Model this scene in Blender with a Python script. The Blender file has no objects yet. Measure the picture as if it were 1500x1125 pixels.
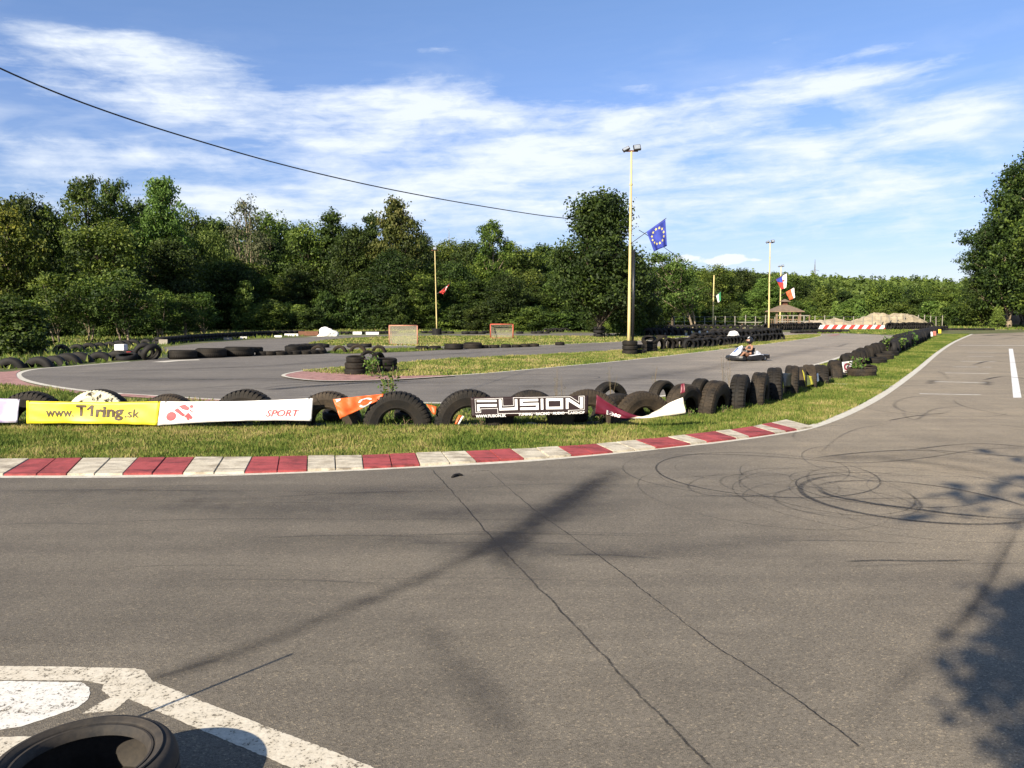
import bpy, bmesh, math, random
import numpy as np
from mathutils import Vector, Matrix, noise as mnoise
from mathutils.geometry import tessellate_polygon

rnd = random.Random(7)
nr = np.random.default_rng(11)
scene = bpy.context.scene
COL = scene.collection
R = math.radians

# ------------------------------------------------------------------ camera
CAM_H = 1.70
F = 1155.0                    # focal length in photograph pixels (1500 wide)
PITCH = math.atan((562.5 - 459.0) / F)
cam_d = bpy.data.cameras.new('camera')
cam = bpy.data.objects.new('camera', cam_d)
COL.objects.link(cam)
cam.location = (0, 0, CAM_H)
cam.rotation_euler = (math.pi / 2 - PITCH, 0, 0)
cam_d.sensor_width = 36.0
cam_d.lens = 36.0 * F / 1500.0
cam_d.clip_start = 0.05
cam_d.clip_end = 8000
scene.camera = cam

# ------------------------------------------------------------------ light
SUN_EL = R(29.0)
SUN_AZ = R(38.0)              # shadows fall forward and to the right
ldir = Vector((math.sin(SUN_AZ) * math.cos(SUN_EL), math.cos(SUN_AZ) * math.cos(SUN_EL), -math.sin(SUN_EL)))
sun_d = bpy.data.lights.new('sun', 'SUN')
sun_d.energy = 4.4
sun_d.angle = R(0.55)
sun_d.color = (1.0, 0.885, 0.71)
sun = bpy.data.objects.new('sun', sun_d)
COL.objects.link(sun)
sun.rotation_euler = ldir.to_track_quat('-Z', 'Y').to_euler()
sun.location = (-30, -40, 40)

world = bpy.data.worlds.new('World')
scene.world = world
world.use_nodes = True
wn, wl = world.node_tree.nodes, world.node_tree.links
wn.clear()
SKY_STRENGTH = 0.075

def M(op, a, b=None, c=None, clamp=False):
    n = wn.new('ShaderNodeMath'); n.operation = op; n.use_clamp = clamp
    for i, v in enumerate((a, b, c)):
        if v is None: continue
        if isinstance(v, (int, float)): n.inputs[i].default_value = v
        else: wl.new(v, n.inputs[i])
    return n.outputs[0]

def px_ang(x, y):
    dx, dy = (x - 750) / F, (562.5 - y) / F
    v = Vector((dx, math.cos(PITCH) + dy * math.sin(PITCH), -math.sin(PITCH) + dy * math.cos(PITCH))).normalized()
    return math.degrees(math.atan2(v.x, v.y)), math.degrees(math.asin(v.z))

tc = wn.new('ShaderNodeTexCoord')
sp = wn.new('ShaderNodeSeparateXYZ'); wl.new(tc.outputs['Generated'], sp.inputs[0])
AZ = M('MULTIPLY', M('ARCTAN2', sp.outputs[0], sp.outputs[1]), 57.2958)
EL = M('MULTIPLY', M('ARCSINE', sp.outputs[2]), 57.2958)
def cloud_noise(sx, sy, ox, oy, detail, rough, dist, shear=0.0):
    cb = wn.new('ShaderNodeCombineXYZ')
    wl.new(M('ADD', M('MULTIPLY', AZ, sx), ox), cb.inputs[0])
    wl.new(M('ADD', M('MULTIPLY', M('SUBTRACT', EL, M('MULTIPLY', AZ, shear)), sy), oy), cb.inputs[1])
    n = wn.new('ShaderNodeTexNoise'); n.inputs['Scale'].default_value = 1.0
    n.inputs['Detail'].default_value = detail; n.inputs['Roughness'].default_value = rough
    n.inputs['Distortion'].default_value = dist
    wl.new(cb.outputs[0], n.inputs['Vector'])
    return n.outputs[0]
n1 = cloud_noise(0.11, 0.42, 3.1, 8.2, 8, 0.56, 0.35, 0.03)
n4 = cloud_noise(0.55, 1.7, 2.7, 4.4, 9, 0.66, 0.45, 0.02)
n2 = cloud_noise(0.22, 2.1, 7.7, 2.2, 7, 0.58, 0.5, 0.06)
NN = M('ADD', M('MULTIPLY', n1, 0.56), M('ADD', M('MULTIPLY', n2, 0.20), M('MULTIPLY', n4, 0.24)))
# (x, y, half width, half height, slope, weight): where the photograph's cloud banks stand
BANKS = [(200, 78, 150, 30, 0.02, .42), (90, 112, 190, 34, 0.0, .20), (330, 160, 260, 22, 0.0, .20), (560, 155, 200, 45, -0.06, .30), (640, 190, 230, 45, 0, .22),
         (820, 205, 330, 42, 0, .27), (1010, 175, 260, 30, -0.03, .24), (1180, 118, 150, 20, -0.12, .25), (1330, 105, 160, 14, -0.10, .24),
         (1400, 165, 150, 34, -0.12, .30), (1250, 205, 130, 18, -0.05, .20), (150, 225, 330, 30, 0, .24), (760, 280, 360, 38, 0, .26), (1200, 268, 300, 34, 0, .27),
         (1400, 300, 200, 50, 0, .14), (320, 300, 420, 34, 0, .20), (1270, 75, 70, 9, -0.1, .22), (1140, 60, 60, 8, -0.2, .16), (640, 72, 45, 9, -0.1, .17),
         (830, 22, 50, 6, -0.25, .14), (930, 130, 50, 10, 0, .14), (1000, 350, 700, 46, 0, .17), (200, 340, 500, 40, 0, .16)]
T = 0.676
def gauss(x, y, hw, hh, slope, wgt):
    a0, e0 = px_ang(x, y); a1, _ = px_ang(x + hw, y); _, e1 = px_ang(x, y - hh)
    sw, sh = abs(a1 - a0), abs(e1 - e0)
    da = M('SUBTRACT', AZ, a0)
    de = M('SUBTRACT', M('SUBTRACT', EL, e0), M('MULTIPLY', da, -slope))
    q = M('ADD', M('POWER', M('ABSOLUTE', M('MULTIPLY', da, 1 / sw)), 2.0), M('POWER', M('ABSOLUTE', M('MULTIPLY', de, 1 / sh)), 2.0))
    return M('MULTIPLY', M('EXPONENT', M('MULTIPLY', q, -0.8)), wgt)
acc = None
for bnk in BANKS:
    g = gauss(*bnk)
    acc = g if acc is None else M('ADD', acc, g)
acc = M('MINIMUM', acc, 0.36)
# outside the frame the same broken bank goes on
out = M('MULTIPLY', M('SMOOTH_MIN', M('MAXIMUM', M('MULTIPLY', M('SUBTRACT', M('ABSOLUTE', AZ), 36.0), 0.05), 0.0), 1.0, 0.2), 0.20)
acc = M('ADD', acc, out)
dens = M('MULTIPLY', M('SUBTRACT', M('ADD', NN, acc), T), 4.0, clamp=True)
dens = M('MULTIPLY', M('POWER', dens, 1.25), 0.90)
# thin pale veil low in the sky, broken by the same streaks
veil = M('MULTIPLY', M('EXPONENT', M('MULTIPLY', M('MAXIMUM', EL, 0.0), -0.16)), M('ADD', M('MULTIPLY', n2, 0.9), 0.12), clamp=True)
veil = M('MAXIMUM', veil, M('MULTIPLY', M('MULTIPLY', M('SUBTRACT', n1, 0.40), 2.4, clamp=True), M('EXPONENT', M('MULTIPLY', M('POWER', M('MULTIPLY', M('SUBTRACT', EL, 9.0), 0.16), 2.0), -1.0))))
dens = M('ADD', dens, M('MULTIPLY', M('MULTIPLY', veil, 0.75), M('SUBTRACT', 1.0, dens)))
# small cumulus heads over the far wood
cum = None
n3 = cloud_noise(1.1, 1.5, 1.0, 5.0, 6, 0.55, 0.2)
for (x, y, hw, hh, wg) in [(1005, 379, 20, 9, .9), (1075, 379, 26, 9, 1.0), (1048, 384, 18, 7, .7), (962, 382, 14, 8, .8), (1265, 400, 22, 5, .35), (1112, 381, 16, 3, .4)]:
    g = gauss(x, y, hw, hh, 0, wg)
    cum = g if cum is None else M('ADD', cum, g)
cumd = M('MULTIPLY', M('SUBTRACT', M('ADD', M('MULTIPLY', n3, 0.9), cum), 0.95), 5.0, clamp=True)
dens = M('MAXIMUM', dens, cumd)
sky = wn.new('ShaderNodeTexSky'); sky.sky_type = 'NISHITA'; sky.sun_disc = False
sky.sun_elevation = SUN_EL
sky.sun_rotation = math.pi + SUN_AZ
sky.altitude = 300; sky.air_density = 1.0; sky.dust_density = 0.2; sky.ozone_density = 4.0
hs = wn.new('ShaderNodeHueSaturation'); hs.inputs['Saturation'].default_value = 1.0; hs.inputs['Value'].default_value = 1.0
wl.new(sky.outputs[0], hs.inputs['Color'])
mix = wn.new('ShaderNodeMix'); mix.data_type = 'RGBA'
wl.new(dens, mix.inputs[0])
# the camera's tone curve holds the bright horizon band back: scale the sky by elevation, the same all round
gr = wn.new('ShaderNodeValToRGB'); wl.new(M('MULTIPLY', M('MAXIMUM', EL, 0.0), 1 / 90.0), gr.inputs[0])
for i_, (p_, c_) in enumerate([(0.0, (.62, .56, .66)), (0.07, (.62, .64, .80)), (0.16, (.80, .80, .95)), (0.30, (1.0, 1.0, 1.03)), (1.0, (1, 1, 1))]):
    e_ = gr.color_ramp.elements[i_] if i_ < 2 else gr.color_ramp.elements.new(p_)
    e_.position = p_; e_.color = (*c_, 1)
gm = wn.new('ShaderNodeMix'); gm.data_type = 'RGBA'; gm.blend_type = 'MULTIPLY'; gm.inputs[0].default_value = 1
wl.new(hs.outputs[0], gm.inputs[6]); wl.new(gr.outputs[0], gm.inputs[7])
wl.new(gm.outputs[2], mix.inputs[6])
mix.inputs[7].default_value = (5.6, 6.0, 6.5, 1)
bg = wn.new('ShaderNodeBackground'); bg.inputs[1].default_value = SKY_STRENGTH
wl.new(mix.outputs[2], bg.inputs[0])
wo = wn.new('ShaderNodeOutputWorld'); wl.new(bg.outputs[0], wo.inputs[0])

vs = scene.view_settings
vs.view_transform = 'Standard'; vs.look = 'None'; vs.gamma = 1.0; vs.use_curve_mapping = False
vs.exposure = 1.20
scene.cycles.max_bounces = 6
scene.cycles.transparent_max_bounces = 12
scene.cycles.use_denoising = True

# ------------------------------------------------------------------ projection helpers
def ray(x, y):
    dx, dy = (x - 750) / F, (562.5 - y) / F
    return Vector((dx, math.cos(PITCH) + dy * math.sin(PITCH), -math.sin(PITCH) + dy * math.cos(PITCH)))
def G(x, y, z=0.0):
    r = ray(x, y); t = (z - CAM_H) / r.z
    return Vector((r.x * t, r.y * t, z))
def P(x, y, Y):
    r = ray(x, y); t = Y / r.y
    return Vector((r.x * t, Y, CAM_H + r.z * t))
def zc(Y, z=0.0):
    return Y * math.cos(PITCH) + (CAM_H - z) * math.sin(PITCH)
def smooth(pts, n=6, closed=False):
    out = []; N = len(pts)
    rng = range(N) if closed else range(N - 1)
    for i in rng:
        if closed: p0, p1, p2, p3 = pts[i - 1], pts[i], pts[(i + 1) % N], pts[(i + 2) % N]
        else: p0, p1, p2, p3 = pts[max(i - 1, 0)], pts[i], pts[i + 1], pts[min(i + 2, N - 1)]
        for k in range(n):
            t = k / n
            out.append(tuple(0.5 * (2 * b + (c - a) * t + (2 * a - 5 * b + 4 * c - d) * t * t + (-a + 3 * b - 3 * c + d) * t ** 3)
                             for a, b, c, d in zip(p0, p1, p2, p3)))
    if not closed: out.append(tuple(pts[-1]))
    return out

# ------------------------------------------------------------------ object helpers
def link(o, parent=None):
    COL.objects.link(o)
    if parent is not None: o.parent = parent
    return o
def tag(o, label=None, cat=None, group=None, kind=None):
    if label: o['label'] = label
    if cat: o['category'] = cat
    if group: o['group'] = group
    if kind: o['kind'] = kind
    return o
def empty(name, loc=(0, 0, 0), rz=0.0):
    o = bpy.data.objects.new(name, None); o.empty_display_size = 0.2
    o.location = loc; o.rotation_euler = (0, 0, rz)
    return link(o)
def copy_tree(o, parent=None):
    c = o.copy(); link(c)
    if parent is not None: c.parent = parent
    for ch in list(o.children): copy_tree(ch, c)
    return c
def mesh_obj(name, verts, faces, mat, parent=None, smooth_=False, uvs=None):
    me = bpy.data.meshes.new(name)
    me.from_pydata([tuple(v) for v in verts], [], faces)
    if uvs is not None:
        ul = me.uv_layers.new(name='UVMap')
        for lp in me.loops: ul.data[lp.index].uv = uvs[lp.vertex_index]
    if smooth_: me.polygons.foreach_set('use_smooth', [True] * len(me.polygons))
    if mat: me.materials.append(mat)
    return link(bpy.data.objects.new(name, me), parent)

class MB:
    def __init__(s): s.v = []; s.f = []; s.m = []; s.cur = 0
    def add(s, vs, fs):
        b = len(s.v); s.v += [tuple(v) for v in vs]
        for f in fs: s.f.append(tuple(i + b for i in f)); s.m.append(s.cur)
        return s
    def box(s, c, size, rot=None, taper=None):
        hx, hy, hz = size[0] / 2, size[1] / 2, size[2] / 2
        vs = []
        for z in (-1, 1):
            k = 1.0 if (taper is None or z < 0) else taper
            for x, y in ((-1, -1), (1, -1), (1, 1), (-1, 1)):
                p = Vector((x * hx * k, y * hy * k, z * hz))
                if rot is not None: p = rot @ p
                vs.append(p + Vector(c))
        return s.add(vs, [(3, 2, 1, 0), (4, 5, 6, 7), (0, 1, 5, 4), (1, 2, 6, 5), (2, 3, 7, 6), (3, 0, 4, 7)])
    def tube(s, pts, rad, n=8, caps=True):
        pts = [Vector(p) for p in pts]; N = len(pts)
        rads = rad if isinstance(rad, (list, tuple)) else [rad] * N
        vs = []; up = Vector((0, 0, 1))
        for i, p in enumerate(pts):
            d = (pts[min(i + 1, N - 1)] - pts[max(i - 1, 0)]).normalized()
            a = d.cross(up)
            if a.length < 0.05: a = d.cross(Vector((1, 0, 0)))
            a.normalize(); b = d.cross(a).normalized()
            for k in range(n):
                t = 2 * math.pi * k / n
                vs.append(p + (a * math.cos(t) + b * math.sin(t)) * rads[i])
        fs = []
        for i in range(N - 1):
            for k in range(n):
                fs.append((i * n + k, i * n + (k + 1) % n, (i + 1) * n + (k + 1) % n, (i + 1) * n + k))
        if caps: fs.append(tuple(reversed(range(n)))); fs.append(tuple((N - 1) * n + k for k in range(n)))
        return s.add(vs, fs)
    def lathe(s, prof, n=24, mat4=None, closed=False):
        vs = []; K = len(prof)
        for k in range(n):
            t = 2 * math.pi * k / n
            for r, z in prof:
                p = Vector((r * math.cos(t), r * math.sin(t), z))
                vs.append(mat4 @ p if mat4 is not None else p)
        fs = []
        for k in range(n):
            for j in range(K if closed else K - 1):
                j2 = (j + 1) % K
                fs.append((k * K + j, ((k + 1) % n) * K + j, ((k + 1) % n) * K + j2, k * K + j2))
        return s.add(vs, fs)
    def loft(s, rings, caps=True):
        n = len(rings[0]); vs = [p for r in rings for p in r]; fs = []
        for i in range(len(rings) - 1):
            for k in range(n):
                fs.append((i * n + k, i * n + (k + 1) % n, (i + 1) * n + (k + 1) % n, (i + 1) * n + k))
        if caps: fs.append(tuple(reversed(range(n)))); fs.append(tuple((len(rings) - 1) * n + k for k in range(n)))
        return s.add(vs, fs)
    def build(s, name, mat, parent=None, smooth_=False, bevel=0):
        me = bpy.data.meshes.new(name); me.from_pydata(s.v, [], s.f)
        mats = mat if isinstance(mat, (list, tuple)) else [mat]
        for m in mats: me.materials.append(m)
        if len(mats) > 1: me.polygons.foreach_set('material_index', s.m)
        bm = bmesh.new(); bm.from_mesh(me); bmesh.ops.recalc_face_normals(bm, faces=bm.faces)
        if bevel: bmesh.ops.bevel(bm, geom=list(bm.edges), offset=bevel, segments=2, affect='EDGES', clamp_overlap=True)
        bm.to_mesh(me); bm.free()
        if smooth_: me.polygons.foreach_set('use_smooth', [True] * len(me.polygons))
        return link(bpy.data.objects.new(name, me), parent)

def poly_sheet(name, pts2, z, mat, parent=None, ragged=0.0, kind=None):
    """a flat sheet from a ground outline"""
    pts = [Vector((p[0], p[1], 0)) for p in pts2]
    if ragged:
        q = []
        for i, p in enumerate(pts):
            nx = pts[(i + 1) % len(pts)]
            L = (nx - p).length; k = max(1, min(40, int(L / (ragged * 3))))
            for j in range(k):
                r = p.lerp(nx, j / k)
                w = mnoise.noise_vector(r * (0.35 / ragged)) * ragged
                q.append(Vector((r.x + w.x, r.y + w.y, 0)))
        pts = q
    tris = tessellate_polygon([pts])
    o = mesh_obj(name, [(p.x, p.y, z) for p in pts], [tuple(t) for t in tris], mat, parent)
    bm = bmesh.new(); bm.from_mesh(o.data); 
    for f in bm.faces:
        if f.normal.z < 0: f.normal_flip()
    bm.to_mesh(o.data); bm.free()
    if kind: o['kind'] = kind
    return o

def strip(name, pts2, width, z, mat, parent=None, wfun=None):
    """a ribbon on the ground along a list of ground points, with UVs along/across"""
    vs, uvs, fs = [], [], []
    N = len(pts2); L = 0
    for i, p in enumerate(pts2):
        a = Vector(pts2[max(i - 1, 0)][:2]); b = Vector(pts2[min(i + 1, N - 1)][:2])
        d = (b - a); d = d.normalized() if d.length else Vector((1, 0))
        n = Vector((-d.y, d.x)); w = width * (wfun(i / (N - 1)) if wfun else 1) / 2
        vs += [(p[0] + n.x * w, p[1] + n.y * w, z), (p[0] - n.x * w, p[1] - n.y * w, z)]
        u = i / (N - 1); uvs += [(u, 0), (u, 1)]
        if i: fs.append((2 * i - 2, 2 * i - 1, 2 * i + 1, 2 * i))
    return mesh_obj(name, vs, fs, mat, parent, uvs=uvs)

# ------------------------------------------------------------------ materials
def newmat(name):
    m = bpy.data.materials.new(name); m.use_nodes = True
    nt = m.node_tree; nt.nodes.clear()
    o = nt.nodes.new('ShaderNodeOutputMaterial')
    b = nt.nodes.new('ShaderNodeBsdfPrincipled')
    nt.links.new(b.outputs[0], o.inputs[0])
    return m, nt, b, o
def N_(nt, typ, **kw):
    n = nt.nodes.new(typ)
    for k, v in kw.items():
        if k in n.inputs: n.inputs[k].default_value = v
        else: setattr(n, k, v)
    return n
def noise_(nt, scale, detail=4, rough=0.55, vec=None, dist=0.0):
    n = nt.nodes.new('ShaderNodeTexNoise')
    n.inputs['Scale'].default_value = scale; n.inputs['Detail'].default_value = detail
    n.inputs['Roughness'].default_value = rough; n.inputs['Distortion'].default_value = dist
    if vec is not None: nt.links.new(vec, n.inputs['Vector'])
    return n.outputs[0]
def ramp_(nt, fac, stops):
    r = nt.nodes.new('ShaderNodeValToRGB')
    while len(r.color_ramp.elements) > 1: r.color_ramp.elements.remove(r.color_ramp.elements[-1])
    for i, (p, c) in enumerate(stops):
        e = r.color_ramp.elements[0] if i == 0 else r.color_ramp.elements.new(p)
        e.position = p; e.color = (*c, 1) if len(c) == 3 else c
    nt.links.new(fac, r.inputs[0]); return r.outputs[0]
def mixc(nt, fac, a, b, blend='MIX'):
    n = nt.nodes.new('ShaderNodeMix'); n.data_type = 'RGBA'; n.blend_type = blend
    for sock, v in ((0, fac), (6, a), (7, b)):
        if isinstance(v, (int, float)): n.inputs[sock].default_value = v
        elif isinstance(v, tuple): n.inputs[sock].default_value = (*v, 1) if len(v) == 3 else v
        else: nt.links.new(v, n.inputs[sock])
    return n.outputs[2]
def math_(nt, op, a, b=None, clamp=False):
    n = nt.nodes.new('ShaderNodeMath'); n.operation = op; n.use_clamp = clamp
    for i, v in enumerate((a, b)):
        if v is None: continue
        if isinstance(v, (int, float)): n.inputs[i].default_value = v
        else: nt.links.new(v, n.inputs[i])
    return n.outputs[0]
def coord(nt, which='Object'):
    return nt.nodes.new('ShaderNodeTexCoord').outputs[which]
def bump_(nt, b, h, strength=0.3, dist=0.01):
    n = nt.nodes.new('ShaderNodeBump'); n.inputs['Strength'].default_value = strength
    n.inputs['Distance'].default_value = dist
    nt.links.new(h, n.inputs['Height']); nt.links.new(n.outputs[0], b.inputs['Normal'])
def setc(nt, b, c):
    if isinstance(c, tuple): b.inputs['Base Color'].default_value = (*c, 1)
    else: nt.links.new(c, b.inputs['Base Color'])

def simple(name, col, rough=0.6, metal=0.0, var=0.25, scale=6.0, spec=0.4):
    m, nt, b, o = newmat(name)
    co = coord(nt); n = noise_(nt, scale, 5, 0.6, co)
    lo = tuple(c * (1 - var) for c in col); hi = tuple(min(1, c * (1 + var * 0.6)) for c in col)
    setc(nt, b, ramp_(nt, n, [(0.3, lo), (0.7, hi)]))
    b.inputs['Roughness'].default_value = rough; b.inputs['Metallic'].default_value = metal
    b.inputs['Specular IOR Level'].default_value = spec
    return m

def asphalt(name, tone=(0.105, 0.098, 0.092), far=False):
    m, nt, b, o = newmat(name)
    co = coord(nt)
    fine = noise_(nt, 230, 3, 0.75, co); mid = noise_(nt, 55, 4, 0.7, co)
    big = noise_(nt, 0.35, 6, 0.6, co, 0.4); blot = noise_(nt, 2.2, 5, 0.6, co)
    vor = nt.nodes.new('ShaderNodeTexVoronoi'); vor.inputs['Scale'].default_value = 120
    nt.links.new(co, vor.inputs['Vector'])
    sep = nt.nodes.new('ShaderNodeSeparateColor'); nt.links.new(vor.outputs['Color'], sep.inputs[0])
    c = ramp_(nt, fine, [(0.30, tuple(t * 0.40 for t in tone)), (0.48, tuple(t * .95 for t in tone)), (0.72, tuple(t * 1.55 for t in tone))])
    stones = ramp_(nt, sep.outputs[0], [(0.0, (0.55, 0.53, 0.5)), (0.5, (1, 1, 1)), (0.90, (1.1, 1.08, 1.04)), (0.985, (1.9, 1.8, 1.6))])
    c = mixc(nt, 0.75, c, stones, 'MULTIPLY')
    c = mixc(nt, 1.0, c, ramp_(nt, big, [(0.3, (0.82, 0.82, 0.83)), (0.55, (1, 1, 1)), (0.75, (1.12, 1.1, 1.06))]), 'MULTIPLY')
    c = mixc(nt, 1.0, c, ramp_(nt, blot, [(0.3, (0.9, 0.9, 0.9)), (0.7, (1.08, 1.08, 1.08))]), 'MULTIPLY')
    sx = nt.nodes.new('ShaderNodeSeparateXYZ'); nt.links.new(co, sx.inputs[0])
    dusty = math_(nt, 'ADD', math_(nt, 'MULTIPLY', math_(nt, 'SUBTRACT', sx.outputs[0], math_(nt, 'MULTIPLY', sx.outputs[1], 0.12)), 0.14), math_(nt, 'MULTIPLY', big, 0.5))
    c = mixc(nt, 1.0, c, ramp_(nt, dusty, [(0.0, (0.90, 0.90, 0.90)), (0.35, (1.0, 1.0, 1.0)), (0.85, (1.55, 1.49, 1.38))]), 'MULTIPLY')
    # faint rubbered bands stretched along the driving direction
    mp = nt.nodes.new('ShaderNodeMapping'); mp.inputs['Scale'].default_value = (0.12, 2.2, 1); mp.inputs['Rotation'].default_value = (0, 0, R(-6))
    nt.links.new(co, mp.inputs[0]); band = noise_(nt, 1.0, 6, 0.6, mp.outputs[0], 0.2)
    c = mixc(nt, 1.0, c, ramp_(nt, band, [(0.35, (0.84, 0.84, 0.85)), (0.6, (1.04, 1.04, 1.04))]), 'MULTIPLY')
    setc(nt, b, c)
    b.inputs['Roughness'].default_value = 0.82; b.inputs['Specular IOR Level'].default_value = 0.35
    h = math_(nt, 'ADD', fine, math_(nt, 'MULTIPLY', vor.outputs['Distance'], 0.6))
    bump_(nt, b, h, 0.55, 0.006)
    return m

def paint(name, col, wear=0.45, scale=9.0):
    """worn paint or bleached concrete; chips open down to what lies below"""
    m, nt, b, o = newmat(name)
    co = coord(nt)
    n1 = noise_(nt, 70, 5, 0.7, co); n2 = noise_(nt, scale, 5, 0.65, co); n3 = noise_(nt, 1.3, 4, 0.5, co)
    setc(nt, b, mixc(nt, 1.0, ramp_(nt, n1, [(0.3, tuple(c * 0.72 for c in col)), (0.6, col)]),
                     ramp_(nt, n2, [(0.3, (0.78, 0.76, 0.72)), (0.6, (1, 1, 1))]), 'MULTIPLY'))
    b.inputs['Roughness'].default_value = 0.75
    if wear == 0:         # kerb concrete: rubbered scuffs along the edge of the track, grime
        mp = nt.nodes.new('ShaderNodeMapping'); mp.inputs['Scale'].default_value = (1.2, 9, 1); nt.links.new(co, mp.inputs[0])
        sc_ = noise_(nt, 1.6, 6, 0.7, mp.outputs[0], 0.3); old = b.inputs['Base Color'].links[0].from_socket
        n4 = noise_(nt, 3.5, 6, 0.65, co)
        k = mixc(nt, 1.0, old, ramp_(nt, sc_, [(0.34, (0.42, 0.40, 0.40)), (0.50, (1, 1, 1))]), 'MULTIPLY')
        setc(nt, b, mixc(nt, 1.0, k, ramp_(nt, n4, [(0.36, (0.66, 0.63, 0.60)), (0.52, (1, 1, 1))]), 'MULTIPLY'))
    if wear > 0:
        v = math_(nt, 'ADD', math_(nt, 'MULTIPLY', n1, 0.55), math_(nt, 'ADD', math_(nt, 'MULTIPLY', n2, 0.30), math_(nt, 'MULTIPLY', n3, 0.15)))
        a = ramp_(nt, v, [(0.375 + 0.17 * wear - 0.012, (0, 0, 0)), (0.375 + 0.17 * wear + 0.012, (1, 1, 1))])
        nt.links.new(a, b.inputs['Alpha'])
    bump_(nt, b, n1, 0.3, 0.004)
    return m

def mark(name, col, strength, edge=1.5, grain=40.0, ends=0.12):
    """rubber or oil left on the asphalt: densest mid-track, broken by the grain of the surface"""
    m, nt, b, o = newmat(name)
    uv = coord(nt, 'UV'); co = coord(nt)
    s = nt.nodes.new('ShaderNodeSeparateXYZ'); nt.links.new(uv, s.inputs[0])
    v = math_(nt, 'SUBTRACT', 1.0, math_(nt, 'ABSOLUTE', math_(nt, 'SUBTRACT', math_(nt, 'MULTIPLY', s.outputs[1], 2.0), 1.0)))
    v = math_(nt, 'MULTIPLY', v, edge, clamp=True)
    u = math_(nt, 'SUBTRACT', 0.5, math_(nt, 'ABSOLUTE', math_(nt, 'SUBTRACT', s.outputs[0], 0.5)))
    u = math_(nt, 'MULTIPLY', u, 1.0 / ends, clamp=True)
    n = ramp_(nt, noise_(nt, grain, 5, 0.7, co), [(0.3, (0.25,) * 3), (0.62, (1, 1, 1))])
    n2 = ramp_(nt, noise_(nt, 1.1, 3, 0.5, co), [(0.3, (0.35,) * 3), (0.65, (1, 1, 1))])
    a = math_(nt, 'MULTIPLY', math_(nt, 'MULTIPLY', u, v), math_(nt, 'MULTIPLY', n, math_(nt, 'MULTIPLY', n2, strength)))
    nt.links.new(a, b.inputs['Alpha'])
    setc(nt, b, col); b.inputs['Roughness'].default_value = 0.7
    return m

def leafmat(name, c1, c2, c3):
    m, nt, b, o = newmat(name)
    at = nt.nodes.new('ShaderNodeAttribute'); at.attribute_name = 'tint'
    oi = nt.nodes.new('ShaderNodeObjectInfo')
    c = ramp_(nt, at.outputs['Fac'], [(0.0, c1), (0.55, c2), (1.0, c3)])
    hs_ = nt.nodes.new('ShaderNodeHueSaturation')
    hv = nt.nodes.new('ShaderNodeMapRange'); hv.inputs[3].default_value = 0.485; hv.inputs[4].default_value = 0.512
    nt.links.new(oi.outputs['Random'], hv.inputs[0]); nt.links.new(hv.outputs[0], hs_.inputs['Hue'])
    vv = nt.nodes.new('ShaderNodeMapRange'); vv.inputs[3].default_value = 0.75; vv.inputs[4].default_value = 1.2
    w_ = nt.nodes.new('ShaderNodeMath'); w_.operation = 'FRACT'
    mu = math_(nt, 'MULTIPLY', oi.outputs['Random'], 7.31); nt.links.new(mu, w_.inputs[0])
    nt.links.new(w_.outputs[0], vv.inputs[0]); nt.links.new(vv.outputs[0], hs_.inputs['Value'])
    nt.links.new(c, hs_.inputs['Color'])
    nt.links.new(hs_.outputs[0], b.inputs['Base Color'])
    b.inputs['Roughness'].default_value = 0.62; b.inputs['Specular IOR Level'].default_value = 0.25
    tr = nt.nodes.new('ShaderNodeBsdfTranslucent')
    tcol = mixc(nt, 1.0, hs_.outputs[0], (1.1, 1.25, 0.5), 'MULTIPLY'); nt.links.new(tcol, tr.inputs[0])
    ms = nt.nodes.new('ShaderNodeMixShader'); ms.inputs[0].default_value = 0.22
    nt.links.new(b.outputs[0], ms.inputs[1]); nt.links.new(tr.outputs[0], ms.inputs[2]); nt.links.new(ms.outputs[0], o.inputs[0])
    return m

def rubber(name, base=(0.008, 0.0078, 0.0075), dust=(0.046, 0.035, 0.023), amount=0.5, white=False):
    m, nt, b, o = newmat(name)
    co = coord(nt); oi = nt.nodes.new('ShaderNodeObjectInfo')
    va = nt.nodes.new('ShaderNodeVectorMath'); va.operation = 'ADD'
    nt.links.new(co, va.inputs[0])
    sc_ = nt.nodes.new('ShaderNodeVectorMath'); sc_.operation = 'SCALE'; sc_.inputs[0].default_value = (13, 7, 5)
    nt.links.new(oi.outputs['Random'], sc_.inputs['Scale']); nt.links.new(sc_.outputs[0], va.inputs[1])
    n1 = noise_(nt, 5, 6, 0.65, va.outputs[0]); n2 = noise_(nt, 45, 4, 0.6, va.outputs[0])
    f = math_(nt, 'ADD', math_(nt, 'MULTIPLY', n1, 0.7), math_(nt, 'MULTIPLY', n2, 0.3))
    f = math_(nt, 'ADD', f, math_(nt, 'MULTIPLY', oi.outputs['Random'], 0.14))
    fac = ramp_(nt, f, [(0.42, (0, 0, 0)), (0.72, (amount,) * 3)])
    c = mixc(nt, fac, base, dust)
    if white:
        sz = nt.nodes.new('ShaderNodeSeparateXYZ'); nt.links.new(co, sz.inputs[0])
        fz = math_(nt, 'GREATER_THAN', sz.outputs[2], .085)
        f2 = ramp_(nt, noise_(nt, 7, 5, 0.6, co), [(0.42, (0, 0, 0)), (0.48, (1, 1, 1))]); f2 = mixc(nt, 1.0, f2, fz, 'MULTIPLY')
        c = mixc(nt, f2, c, (0.62, 0.58, 0.42))
    setc(nt, b, c)
    b.inputs['Roughness'].default_value = 0.72; b.inputs['Specular IOR Level'].default_value = 0.22
    bump_(nt, b, n2, 0.25, 0.004)
    return m

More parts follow.
